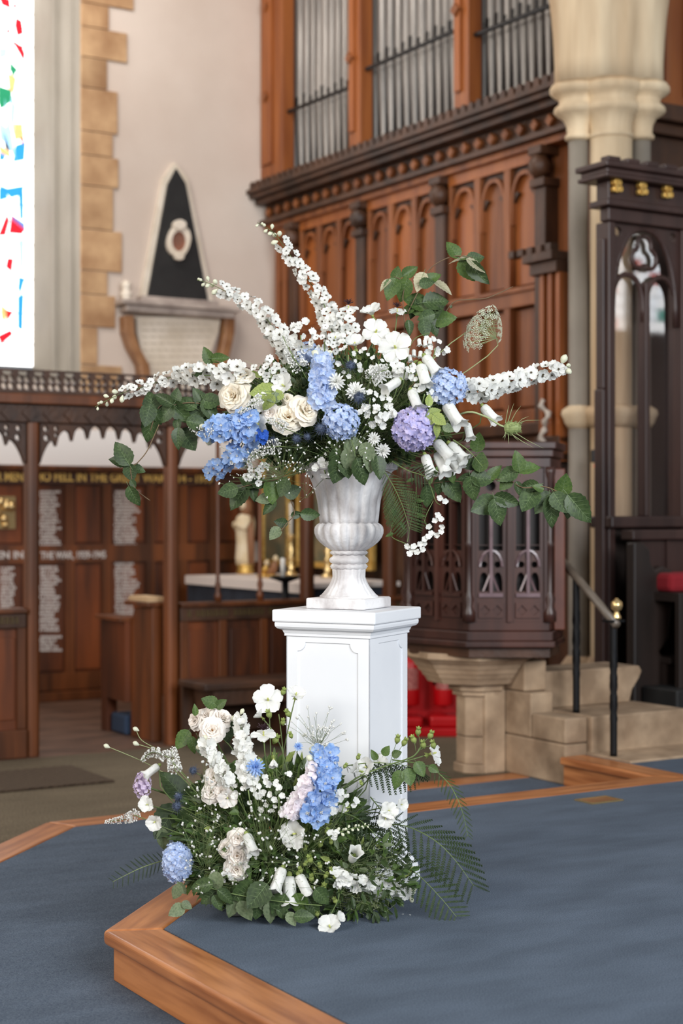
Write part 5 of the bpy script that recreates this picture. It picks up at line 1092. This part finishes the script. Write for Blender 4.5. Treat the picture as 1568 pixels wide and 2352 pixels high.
# lily of the valley bells at the top
for k, (x, y) in enumerate([(962, 772), (975, 778), (950, 800), (945, 815), (966, 805), (905, 838), (925, 832), (930, 852), (915, 852)]):
    pass
root = thing('lily_sprig', 'sprig of tiny nodding white bells right of the open mallows', 'flower', tuple(UB), None, church=False)
part('stem', MB().tube(path([(900, 900, 5.3), (930, 830, 5.25), (950, 780, 5.25), (985, 765, 5.25)], None), .0013, 4), stemg, root, church=False)
for x, y in [(962, 778), (975, 780), (950, 803), (940, 815), (966, 806), (905, 840), (925, 834), (932, 855), (914, 856), (988, 776)]: put('bell', BELL, root, P3(x, y, 5.24), frame(Vector((R.uniform(-.2, .2), -.2, -1))), 17*PXM)
# ---- fine white spikes (veronica)
def spike(label, px, w0, w1, n=150, m=white):
    f, base = where(px[0][1]); ax = path([(x, y, f(x, y)-.05) for x, y in px], None, 8); root = thing('veronica_spike', label, 'flower', tuple(base), None, church=False)
    part('stem', MB().tube(bez(base, base+Vector((0, 0, .1)), ax[0]*.5+base*.5, ax[0], 6)[:-1]+ax, .0014, 4), stemg, root, church=False)
    mb = MB()
    for i in range(n):
        t_ = i/n; k = t_*(len(ax)-1); a = ax[int(k)]; b = ax[min(int(k)+1, len(ax)-1)]; p = a.lerp(b, k-int(k)); rr = (w0+(w1-w0)*t_**1.4)*PXM/2; th = R.uniform(0, 2*PI); d = (b-a if (b-a).length > 0 else Vector((1, 0, 0))).normalized()
        u_ = d.cross(Vector((0, 1, 0))).normalized(); v_ = d.cross(u_); rad = u_*math.cos(th)+v_*math.sin(th); q = p+rad*rr
        mb.tube([p+rad*rr*.3, q], [.0006, .0006], 3, False); ball(mb, q, .0023*(1-.5*t_)+.0006, 5, 3)
    part('tiny_florets', mb, m, root, smooth=True, church=False, kind='stuff')
for a in [('curled white veronica spike over the sky blue delphinium', [(500, 985), (470, 992), (445, 985), (432, 965)], 30, 8), ('white veronica spike pointing down left under the roses', [(640, 1025), (610, 1030), (585, 1045), (568, 1062)], 34, 8), ('white veronica spike between the left roses', [(600, 915), (575, 930), (548, 950)], 24, 6), ('upright white veronica spike among the tall stems', [(690, 845), (668, 810), (648, 770)], 40, 8), ('white veronica spike on the wide rose', [(655, 985), (635, 970), (612, 965)], 26, 8),
          ('white veronica spike reaching out at the far left of the floor', [(310, 1872), (285, 1882), (240, 1888)], 26, 5), ('drooping white veronica spike above the lilac hydrangea', [(385, 1738), (350, 1728), (325, 1748)], 28, 6), ('white veronica spike upright at the left of the floor flowers', [(402, 1770), (398, 1745), (394, 1722)], 30, 20), ('fuzzy white veronica head in the upper centre', [(850, 870), (868, 856), (892, 848)], 40, 24)]: spike(*a)
# ---- baby's breath
def breath(label, x, y, wpx, hpx, n=60, r=3.2):
    f, base = where(y); root = thing('gypsophila_spray', label, 'flower spray', tuple(base), None, church=False); mb = MB(); mf = MB(); c = P3(x, y+hpx*.4, f(x, y)+.03)
    mb.tube(bez(base, base.lerp(c, .4)+Vector((0, 0, .03)), base.lerp(c, .8), c, 5), .001, 3)
    for i in range(n):
        p = P3(x+R.gauss(0, wpx*.32), y+R.gauss(0, hpx*.32), f(x, y)-R.uniform(.0, .09)); q = c.lerp(p, .55)+Vector((R.uniform(-.01, .01), 0, R.uniform(-.01, .01)))
        mb.tube([c.lerp(q, .3), q, p], .0005, 3, False); s = R.uniform(.7, 1.35)*r*PXM*.5
        for k in range(R.choice((1, 1, 2, 3))): ball(mf, p+Vector((R.uniform(-s, s), R.uniform(-s, s), R.uniform(-s, s)))*1.6*(k > 0), s, 6, 4)
    part('fine_stems', mb, stemg, root, church=False, kind='stuff'); part('tiny_white_flowers', mf, white, root, smooth=True, church=False, kind='stuff')
for a in [('gypsophila spray hanging left of the urn rim', 650, 1060, 150, 90, 70), ('gypsophila spray over the urn mouth', 790, 1030, 170, 90, 60), ('gypsophila spray at the lower left of the urn flowers', 575, 1085, 80, 60, 30), ('gypsophila dangling beside the urn body', 700, 1120, 50, 60, 12),
          ('gypsophila spray beside the egg-shaped hydrangea', 470, 1930, 90, 180, 50, 4), ('gypsophila spray in the centre of the floor flowers', 610, 1900, 170, 190, 60, 4.5), ('gypsophila spray low in front of the floor flowers', 580, 2010, 180, 80, 36, 4), ('cream gypsophila spray against the pedestal', 730, 1680, 90, 90, 60, 4.5), ('gypsophila spray at the right centre of the floor flowers', 700, 1930, 110, 130, 24, 4), ('gypsophila spray in the upper left of the floor flowers', 470, 1800, 90, 120, 30, 4)]: breath(*a)
# ---- lace flowers
UMB = None
def f_umb(mb):
    for i in range(16):
        th = i*2.4; q = math.sqrt((i+.5)/16)*.5; mb.tube([(0, 0, -.3), (q*math.cos(th), q*math.sin(th), 0)], .012, 3, False); ball(mb, (q*math.cos(th), q*math.sin(th), .0), .075, 5, 3, .7)
UMB = tmpl('umbellet', f_umb, [lace])
def ammi(label, x, y, d, n, cnt=34, Y=5.45, sp=.24, m=None):
    root = thing('lace_flower', label, 'lace flower', tuple(UB), None, church=False); p = P3(x, y, Y); r = d/2*PXM; Rm = frame(n); c = p-n.normalized()*r*.9; mb = MB()
    for i in range(cnt):
        th = i*2.4; q = math.sqrt((i+.5)/cnt); v = Vector((q*r*math.cos(th), q*r*math.sin(th), r*.25*(1-q*q))); e = p+Rm.to_3x3() @ v; mb.tube([c, e-(e-c)*.08], .0006, 3, False)
        put('umbellet', UMB, root, e, frame((e-c)), r*sp*2)
    part('rays', mb, stemp, root, church=False); part('stem', MB().tube(bez(UB, UB+Vector((.1, -.1, .15)), c-n.normalized()*.1, c, 8), .0017, 5), stemp, root, church=False)
ammi('big pale lace flower seen from the side at upper right', 1100, 755, 118, Vector((-.85, -.45, .4)), 34, sp=.16); ammi('greener lace flower turned away behind the big one', 1140, 745, 96, Vector((1, -.1, .15)), 34, Y=5.5, sp=.10)
# ---- teasel
root = thing('teasel', 'spiny green teasel head at the far right on a bristly stem', 'teasel', tuple(UB), None, church=False)
part('stem', MB().tube(path([(960, 1010, 5.4), (1060, 950, 5.22), (1110, 955, 5.2), (1145, 975, 5.2), (1160, 981, 5.2)], None), .0032, 6), stemp, root, church=False, smooth=True)
mb = MB(); c = P3(1172, 983, 5.2); Rm = frame(Vector((1, -.15, .02))).to_3x3()
prof = [(.010, -.02), (.018, -.012), (.02, 0), (.019, .015), (.014, .028), (.006, .034)]; tmp = MB(); tmp.lathe(prof, 0, 0, 14)
for i in range(170): k = R.randrange(1, 5); th = R.uniform(0, 6.3); r_, z_ = prof[k]; z_ += R.uniform(-.006, .006); tmp.tube([(r_*math.cos(th), r_*math.sin(th), z_), (r_*1.3*math.cos(th), r_*1.3*math.sin(th), z_+.006)], [.0009, .0001], 3, False)
tmp.v = [tuple(c+Rm @ Vector(v)) for v in tmp.v]; part('bristly_head', tmp, tsl, root, church=False)
for x, y, dx, dy in [(1160, 972, 8, -42), (1166, 970, 14, -44), (1172, 970, 24, -38), (1178, 975, 62, -10), (1160, 990, -2, 22), (1166, 992, 2, 28), (1172, 992, 18, 20), (1176, 990, 72, 40), (1170, 994, 55, 34), (1162, 988, -8, 18), (1182, 978, 32, -22)]:
    a, b = P3(x, y, 5.2), P3(x+dx, y+dy, 5.2-.02); m_ = (a+b)/2+Vector((0, -.01, .006 if dy < 0 else -.004)); part('spiny_bract', MB().tube([a, m_, b], [.0014, .001, .0002], 4), stemp, root, church=False)
# ================================================================ leafy branches
def branch(label, twig, lv, Y0, Y1=None, name='beech_branch', tm=None, twm=None, sc=1.0):
    root = thing(name, label, 'branch', tuple(UB if twig[0][1] < 1400 else LB), None, church=False); n = len(twig)
    Yf = lambda x: Y0+((Y1 or Y0)-Y0)*min(1, max(0, (x-twig[0][0])/((twig[-1][0]-twig[0][0]) or 1)))
    part('twig', MB().tube(path([(x, y, Yf(x)) for x, y in twig], None), [.002]+[.0018]*(5*(n-1)-1)+[.0008], 5), twm or stemb, root, smooth=True, church=False)
    for i, (x, y, l, ang, *o) in enumerate(lv):
        tone = o[0] if o else 'd'; T = {'d': L_d, 'm': L_m, 'p': L_p, 'g': L_g, 'l': L_l}[tone]; a = math.radians(ang); d = Vector((math.cos(a), R.uniform(-.25, .25), math.sin(a)))
        s = l*PXM*1.12*sc; p = P3(x, y, Yf(x)+R.uniform(-.02, .02))-d.normalized()*s*.5
        nn = Vector((R.uniform(-.45, .45), -1, R.uniform(-.1, .55))) if tone != 'p' else Vector((R.uniform(-.2, .2), -.5, .9))
        put('leaf', T[i % 3], root, p, leafR(d, nn), (s, s*R.uniform(.85, 1.0), s), {'p': 'pale underside leaf'}.get(tone))
branch('long dark beech branch reaching right past the pulpit', [(880, 1080), (960, 1110), (1040, 1105), (1090, 1110), (1160, 1100), (1200, 1120), (1250, 1118), (1290, 1135), (1340, 1170)],
       [(1189, 1058, 46, 100, 'm'), (1215, 1074, 56, 15, 'm'), (1294, 1112, 50, 80, 'm'), (1163, 1092, 50, 205), (1136, 1084, 42, 50, 'm'), (1108, 1100, 52, -8), (1084, 1124, 54, -80), (1166, 1150, 58, -20), (1108, 1162, 60, 205), (1143, 1178, 60, -75), (1211, 1117, 46, 190), (1213, 1150, 60, -120), (1246, 1156, 56, -130), (1266, 1178, 66, -85), (1286, 1156, 52, -60), (1306, 1166, 50, -100), (1332, 1170, 76, -50), (1104, 1060, 44, 80, 'm'), (1041, 1127, 60, -60), (1068, 1098, 34, 185), (1098, 1015, 42, 80, 'm'), (981, 1142, 50, -85), (1008, 1118, 40, -100), (1160, 1112, 36, -130, 'm'), (1037, 1095, 32, -70, 'm'), (1190, 1122, 30, -75), (1080, 1068, 34, 200), (1235, 1120, 26, 160, 'm')], 5.3, 5.22)
branch('dark leafy beech branch at the left under the horizontal spire', [(560, 960), (500, 935), (440, 925), (400, 930), (365, 935), (345, 990)],
       [(347, 924, 56, 100), (374, 916, 46, 150), (338, 955, 50, -105), (378, 952, 50, -130), (343, 985, 66, -100), (405, 908, 34, 80), (428, 925, 46, 150), (416, 950, 66, -45), (449, 940, 50, 160), (456, 910, 44, 120), (483, 945, 58, -60), (489, 922, 46, 0), (456, 972, 50, -10), (409, 1008, 46, -90), (432, 1012, 58, -55), (407, 978, 30, -90), (362, 958, 40, -60), (395, 930, 40, 0), (470, 960, 44, 30)], 5.3, 5.26)
branch('thin hanging twig with a few leaves far left of the urn', [(365, 975), (350, 1010), (335, 1040), (312, 1066), (300, 1072), (305, 1110), (318, 1130), (345, 1150)], [(280, 1040, 58, 122), (272, 1058, 44, 165), (300, 1087, 38, -75), (318, 1078, 32, -15), (308, 1142, 50, -65), (306, 1112, 20, -60)], 5.26)
branch('pair of beech leaves above the horizontal spire', [(600, 850), (540, 840), (490, 828)], [(476, 816, 40, 110, 'm'), (506, 822, 38, 5, 'm'), (462, 858, 34, 200)], 5.32)
branch('beech leaves hanging under the left side of the urn flowers', [(700, 1080), (640, 1100), (590, 1110), (550, 1120)], [(546, 1144, 62, -128), (580, 1124, 54, -75), (522, 1128, 44, 195), (625, 1130, 56, -85, 'm'), (600, 1110, 40, 0), (673, 1128, 40, 25), (604, 1146, 36, 190, 'g'), (617, 1166, 40, -135), (650, 1120, 44, -110), (566, 1106, 40, 150)], 5.28)
branch('thin dark twig with small leaves dangling left of the urn', [(660, 1110), (668, 1150), (676, 1180), (660, 1200), (645, 1220)], [(682, 1182, 26, 10), (714, 1182, 44, -5), (644, 1200, 30, 170), (630, 1226, 34, -130, 'g')], 5.3)
branch('beech spray at the top centre with a dense dark lower tuft', [(930, 830), (928, 740), (925, 680), (930, 650), (905, 635)],
       [(898, 665, 52, -112, 'm'), (942, 623, 42, 32, 'm'), (911, 628, 34, 78, 'm'), (926, 668, 54, -108, 'm'), (883, 654, 34, 218, 'p'), (952, 694, 58, 172, 'm'), (1003, 692, 60, 8), (950, 712, 46, -100), (997, 715, 50, 25), (1021, 732, 54, 5, 'm'), (940, 753, 34, -80), (975, 756, 42, -80), (996, 752, 44, -65), (935, 712, 34, 200, 'm'), (968, 704, 48, 10, 'm'), (978, 728, 40, 200)], 5.42)
branch('bare curved beech twig carrying the highest leaves', [(935, 720), (960, 670), (985, 620), (1020, 596), (1050, 588), (1085, 592)], [(1039, 572, 44, 122, 'm'), (1056, 596, 52, 175, 'p'), (1092, 594, 40, 8), (1074, 622, 56, -58, 'm'), (1098, 628, 64, -48), (1092, 612, 50, -42, 'p'), (964, 648, 46, -112, 'p'), (995, 637, 42, 28, 'm'), (981, 650, 34, 5), (1018, 660, 50, -32, 'p')], 5.42)
branch('bare forked twig reaching right over the lace flower', [(1010, 740), (1040, 695), (1080, 688), (1120, 684), (1178, 658)], [(1036, 704, 8, 60)], 5.45)
branch('variegated yellow-green leaves beside the left roses', [(690, 930), (640, 910), (600, 905)], [(602, 900, 56, 185, 'l'), (615, 926, 40, 235, 'l'), (628, 915, 30, 200, 'g'), (640, 905, 26, 120, 'l')], 5.17, name='leafy_sprig', twm=stemg)
branch('sage green leaves hanging over the urn mouth', [(800, 1000), (810, 1020), (815, 1050)], [(806, 1030, 50, -110, 'g'), (800, 1062, 54, -80, 'g'), (845, 1040, 44, -60, 'g'), (850, 1062, 46, -85, 'g'), (770, 1060, 54, -95), (775, 1080, 60, -110), (830, 1085, 60, -70), (812, 985, 26, -100, 'g'), (795, 1078, 44, -80), (870, 1075, 50, -80)], 5.15, name='leafy_sprig', twm=stemg)
branch('lime green flower heads right of the bell', [(975, 960), (990, 930), (985, 910)], [(985, 918, 26, 80, 'l'), (998, 945, 30, 20, 'l'), (1010, 965, 34, -40, 'l'), (985, 965, 28, 200, 'l'), (1003, 990, 30, -80, 'l'), (1030, 985, 26, -30, 'g')], 5.13, name='leafy_sprig', twm=stemg)
branch('grey green leaves along the lower edge of the floor flowers', [(450, 2030), (520, 2050), (600, 2065), (680, 2075), (740, 2080)],
       [(405, 2050, 34, -120, 'g'), (418, 2042, 32, -60, 'g'), (404, 2092, 36, 210, 'g'), (430, 2080, 24, -30, 'g'), (535, 2082, 56, -105, 'g'), (565, 2092, 46, -60, 'g'), (612, 2075, 50, -70, 'g'), (620, 2098, 46, -85, 'g'), (590, 2060, 60, 230, 'd'), (495, 2030, 46, -100, 'g'), (655, 2100, 40, -30), (670, 2112, 30, -60, 'g'), (700, 2105, 40, 0), (720, 2085, 46, -60), (560, 2050, 60, 200), (480, 2060, 44, 220), (520, 2060, 44, -40), (640, 2080, 50, -120), (690, 2080, 50, -70, 'm'), (460, 2035, 50, 190), (590, 2090, 40, -100), (740, 2060, 44, -50), (500, 2075, 34, -60)], 4.90, 4.90, name='leafy_sprig', twm=stemg)
branch('dark broad leaves deep in the left of the floor flowers', [(560, 1950), (480, 1900), (410, 1860)], [(395, 1800, 70, 130), (440, 1830, 80, 200), (380, 1890, 80, 235), (430, 1900, 90, 215), (520, 1880, 90, -70), (470, 1960, 80, -120), (440, 2010, 70, -100), (375, 1930, 50, -80, 'g'), (500, 1850, 60, 60), (560, 1830, 70, -60)], 5.14, 5.1, name='leafy_sprig', twm=stemg)
branch('fresh green leaves by the high rose cluster', [(470, 1740), (450, 1700), (430, 1690)], [(418, 1700, 46, 235, 'm'), (442, 1712, 36, -80, 'm'), (480, 1612, 36, 160, 'm'), (508, 1616, 28, 40, 'm'), (448, 1630, 24, 90, 'm'), (520, 1680, 50, -80, 'd'), (470, 1720, 50, -60, 'd')], 5.13, name='leafy_sprig', twm=stemg)
# ---- long lime mallow stem with buds, right of the floor flowers
root = thing('mallow_spray', 'long lime stem with mallow buds arching right across the pedestal', 'flower stem', tuple(LB), None, church=False)
Y = 4.98
part('stem', MB().tube(path([(700, 1900, 5.05), (800, 1800, 5.0), (870, 1765, Y), (930, 1745, Y), (955, 1732, Y), (975, 1700, Y)], None), .0026, 6), stemg, root, church=False, smooth=True)
for x, y, x2, y2 in [(912, 1700, 895, 1755), (928, 1706, 900, 1752), (960, 1682, 965, 1715), (988, 1690, 960, 1722), (950, 1700, 955, 1725), (995, 1712, 965, 1722), (972, 1712, 960, 1725)]:
    a, b = P3(x, y, Y), P3(x2, y2, Y); part('bud_stalk', MB().tube([b, (a+b)/2+Vector((0, -.004, .004)), a], .0009, 4), stemg, root, church=False); put('green_bud', LIMEBUD, root, a, frame(Vector((R.uniform(-.5, .5), -.4, 1))), 17*PXM)
for i, (x, y, l, a) in enumerate([(880, 1735, 26, 60), (865, 1745, 26, 120), (935, 1765, 40, -80), (955, 1750, 38, -60), (920, 1770, 44, -110), (900, 1735, 24, 20), (985, 1760, 26, -30)]):
    d = Vector((math.cos(math.radians(a)), -.2, math.sin(math.radians(a)))); put('leaf', L_m[i % 3], root, P3(x, y, Y), leafR(d, Vector((R.uniform(-.3, .3), -1, .3))), l*PXM)
def budstem(label, pts, buds, Y, s=18):
    root = thing('bud_spray', label, 'flower stem', tuple(LB), None, church=False)
    part('stem', MB().tube(path([(x, y, Y+.06*(i == 0)) for i, (x, y) in enumerate(pts)], None), .0016, 5), stemg, root, church=False, smooth=True)
    for x, y in buds: put('green_bud', LIMEBUD, root, P3(x, y, Y-.01), frame(Vector((R.uniform(-.6, .6), -.6, 1))), s*.85*PXM*R.uniform(.7, 1.1))
budstem('tall lime bud stem left of the pedestal', [(640, 1830), (650, 1750), (645, 1680), (640, 1640)], [(618, 1642), (662, 1640), (632, 1700), (650, 1660), (628, 1740), (668, 1690), (650, 1590)], 5.04, 22)
budstem('lime bud stem low in the right of the floor flowers', [(700, 1960), (740, 2000), (770, 2010)], [(735, 1990), (760, 2000), (770, 2015), (742, 2040), (735, 2070), (770, 2070), (712, 1975), (715, 2018), (748, 2012), (728, 2100)], 4.94, 20)
budstem('green seed heads in the middle right of the floor flowers', [(690, 1900), (720, 1870), (740, 1830)], [(725, 1848), (683, 1866), (735, 1940), (750, 1910), (760, 1935), (700, 1950), (830, 1800), (822, 1740), (792, 1760), (700, 1905)], 4.96, 18)
budstem('nodding green stem carrying the carpet flower', [(775, 2020), (778, 2060), (765, 2090), (752, 2112)], [(700, 1985), (690, 2000)], 4.9, 16)
root = thing('thin_bud_spray', 'thin wiry stems with slim buds reaching up at the far left of the floor', 'flower stem', tuple(LB), None, church=False)
for pts in ([(480, 1850), (400, 1790), (330, 1750), (245, 1714)], [(480, 1840), (420, 1780), (370, 1730), (312, 1708)], [(360, 1720), (325, 1700), (312, 1675)]):
    part('stem', MB().tube(path([(x, y, 5.14) for x, y in pts], None), .0012, 4), stemp, root, church=False); x, y = pts[-1]; put('bud', BUD, root, P3(x, y, 5.14), frame(Vector((-1, 0, .5))), 14*PXM)
# trailing phlox at the right
root = thing('trailing_phlox', 'trailing green stems with white phlox looping down right of the urn', 'flower stem', tuple(UB), None, church=False)
for pts in ([(960, 1080), (985, 1110), (1000, 1150), (1012, 1160)], [(955, 1085), (955, 1140), (945, 1190), (935, 1245)], [(905, 1190), (898, 1230), (930, 1248), (960, 1262)], [(995, 1150), (975, 1195), (990, 1215)]):
    part('stem', MB().tube(path([(x, y, 5.2) for x, y in pts], None), .0014, 4), stemg, root, church=False)
for x, y in [(1010, 1144), (1022, 1152), (1005, 1183), (1012, 1192), (998, 1196), (1016, 1210), (1012, 1222), (1004, 1230), (990, 1225), (984, 1232), (975, 1238), (965, 1250), (970, 1262), (950, 1255), (945, 1264), (940, 1272), (958, 1268), (935, 1255), (974, 1248), (985, 1210)]:
    put('blossom', F_plain[R.randrange(3)], root, P3(x, y, 5.18+R.uniform(-.01, .01)), frame(Vector((R.uniform(-.5, .5), -1, R.uniform(-.4, .4)))), 17*PXM)
for x, y, a in [(950, 1100, 200), (985, 1112, 60), (955, 1150, 0), (958, 1180, -20), (905, 1185, 90), (903, 1225, 200), (920, 1200, -60), (1000, 1090, 80)]:
    put('leaf', L_m[0], root, P3(x, y, 5.2), leafR(Vector((math.cos(math.radians(a)), -.2, math.sin(math.radians(a)))), Vector((0, -1, .3))), (20*PXM, 12*PXM, 20*PXM))
# ---- ferns
def fern(label, px, n, w_, me=PINNA, droop=.25, Y0=None, Y1=None):
    f, base = where(px[0][1]); root = thing('fern_frond', label, 'fern', tuple(base), None, church=False); k = len(px)-1
    ax = path([(x, y, Y0+(Y1-Y0)*i/k) for i, (x, y) in enumerate(px)], None, 8)
    part('rachis', MB().tube(ax, [.0022-.0016*i/len(ax) for i in range(len(ax))], 5), stemg, root, church=False)
    for i in range(n):
        t_ = (i+.6)/n; q = t_*(len(ax)-1); a = ax[int(q)]; b = ax[min(int(q)+1, len(ax)-1)]; p = a.lerp(b, q-int(q)); d = (ax[min(int(q)+2, len(ax)-1)]-ax[max(0, int(q)-1)]).normalized()
        side = d.cross(Vector((0, -1, .35))).normalized(); l = w_*PXM*math.sin(PI*(.16+.84*(1-t_)))**.8*(1-.25*t_)
        for s in (-1, 1):
            dd = (side*s+d*.55+Vector((0, 0, -droop))).normalized(); put('pinna', me, root, p, leafR(dd, Vector((R.uniform(-.15, .15), -1, .5))), max(l*R.uniform(.92, 1.05), .006))
fern('fern frond hanging down right of the urn', [(880, 1080), (905, 1120), (925, 1165), (940, 1215)], 21, 66, PINNA, .1, 5.18, 5.16); fern('small fern frond beside the hanging one', [(900, 1060), (935, 1080), (965, 1090), (990, 1100)], 11, 40, PINND, .1, 5.2, 5.16); fern('short fern tip under the rightmost bells', [(1040, 1010), (1070, 1030), (1090, 1050), (1108, 1072)], 10, 26, PINNA, 0, 5.22, 5.2)
fern('large fern frond arching over the carpet at the right', [(840, 1900), (920, 1895), (990, 1925), (1040, 1970), (1088, 2035)], 16, 92, PINND, .6, 5.08, 4.96)
fern('low fern frond touching the carpet at the far right', [(830, 1960), (900, 1970), (960, 2010), (1010, 2060), (1048, 2106)], 18, 66, PINNA, .15, 5.06, 4.99)
fern('thin fern frond curling right beyond the pedestal', [(900, 1745), (980, 1760), (1030, 1800), (1060, 1860), (1074, 1920)], 20, 36, PINNA, .7, 5.0, 4.96); fern('fern frond across the pedestal shaft', [(790, 1760), (850, 1752), (910, 1755), (960, 1765)], 13, 82, PINND, 1.4, 5.02, 4.98)
fern('fern frond hanging in front of the pedestal corner', [(760, 1860), (820, 1880), (870, 1930), (890, 1990)], 14, 80, PINND, .6, 5.04, 5.0); fern('narrow fern frond pointing left over the blue carpet', [(420, 1965), (370, 1978), (320, 1995), (258, 2026)], 16, 34, fernd and PINND, .0, 5.08, 5.02)
fern('dark fern frond drooping at the pedestal foot', [(740, 1900), (780, 1930), (810, 1980), (820, 2020)], 12, 66, PINND, .5, 5.02, 4.98); fern('fern frond filling the lower right of the floor flowers', [(850, 1830), (880, 1870), (900, 1920), (905, 1980)], 14, 60, PINND, .5, 5.06, 5.0)
# ================================================================ uncountable filler greenery
def filler(name, label, c, rad, n, ng, base, sz, low=None, seed=1, clip=None):
    rr = random.Random(seed); mb = MB()
    def rp(k=1.0):
        while True:
            v = Vector((rr.uniform(-1, 1), rr.uniform(-1, 1), rr.uniform(-1, 1)))
            if v.length < 1: 
                v = v.normalized()*v.length**.45*k; p = c+Vector((v.x*rad[0], v.y*rad[1], v.z*rad[2]))
                if clip is None or clip(p): return p, v
    def leafquad(p, d, nn, l, w_):
        d = d.normalized(); nn = (nn-d*nn.dot(d)).normalized(); s = nn.cross(d); f = nn*w_*.25
        mb.add([p, p+d*l*.35+s*w_+f, p+d*l*.75+s*w_*.7+f, p+d*l-nn*l*.1, p+d*l*.75-s*w_*.7+f, p+d*l*.35-s*w_+f, p+d*l*.4, p+d*l*.75], [(0, 6, 1), (6, 7, 2, 1), (7, 3, 2), (0, 5, 6), (6, 5, 4, 7), (7, 4, 3)])
    for i in range(n):
        p, v = rp(); hgt = v.z; q = rr.random()
        mb.mi = (0 if q < .6-.3*hgt else (1 if q < .92-.12*hgt else (2 if rr.random() < .3 else 3)))
        d = Vector((v.x+rr.gauss(0, .5), v.y*.6+rr.gauss(0, .5), v.z+rr.gauss(0, .5))); leafquad(p, d, Vector((rr.gauss(0, .5), -.8, rr.gauss(.4, .5))), rr.uniform(*sz), rr.uniform(*sz)*.19)
    for i in range(ng):
        p, v = rp(1.04); mb.mi = rr.choice((4, 4, 5, 5, 1)); q = base.lerp(p, rr.uniform(.55, .8)); mb.tube([q, q.lerp(p, .5)+Vector((rr.gauss(0, .012), rr.gauss(0, .012), .01)), p], [.0011, .0008, .0004], 3, False)
        if rr.random() < .5:
            for k in range(5): a = q.lerp(p, rr.uniform(.3, 1)); mb.tube([a, a+Vector((rr.gauss(0, .02), rr.gauss(0, .02), rr.gauss(.01, .02)))], [.0006, .0003], 3, False)
    me = mb.mesh(name, [lfd, lfm, lfl, lfg, stemg, stemp]); o = bpy.data.objects.new(name, me); C.objects.link(o); tag(o, label, 'greenery', kind='stuff')
def clipP(p):      # keep out of the pedestal
    x, y = p.x-PCX, p.y-PCY; c_, s_ = math.cos(-TH), math.sin(-TH); return not (abs(x*c_-y*s_) < .19 and abs(x*s_+y*c_) < .19) and p.z > .004
filler('filler_greenery', 'fine mixed stems and small leaves filling the urn arrangement', Vector((.0, 5.42, 1.60)), (.37, .20, .20), 2600, 3600, UB, (.018, .05), seed=3)
filler('filler_greenery', 'fine mixed stems and small leaves filling the floor arrangement', Vector((-.22, 5.11, .23)), (.30, .15, .24), 2400, 3600, LB, (.02, .06), seed=4, clip=clipP)
filler('filler_greenery', 'low greenery spreading right along the pedestal foot', Vector((.06, 5.0, .13)), (.16, .08, .12), 420, 400, LB, (.02, .05), seed=5, clip=clipP)
# fallen petals
for i, (x, y) in enumerate([(922, 2102), (942, 2104), (500, 2075), (582, 2093)]):
    Yp = HC*FPX/(y-1176); o = bpy.data.objects.new('fallen_petal', MPET); C.objects.link(o); o.location = P3(x, y, Yp)+Vector((0, 0, .002)); o.scale = [.014]*3; o.rotation_euler = (0, 0, i*1.7)
    tag(o, ['left of two tiny white petals on the carpet right of the pedestal', 'right of two tiny white petals on the carpet right of the pedestal', 'tiny white petal on the carpet by the oak edge under the flowers', 'tiny white petal on the carpet below the grey green leaves'][i], 'petal', 'fallen petals')
for o in bpy.data.objects:
    if '_o' in o: del o['_o']
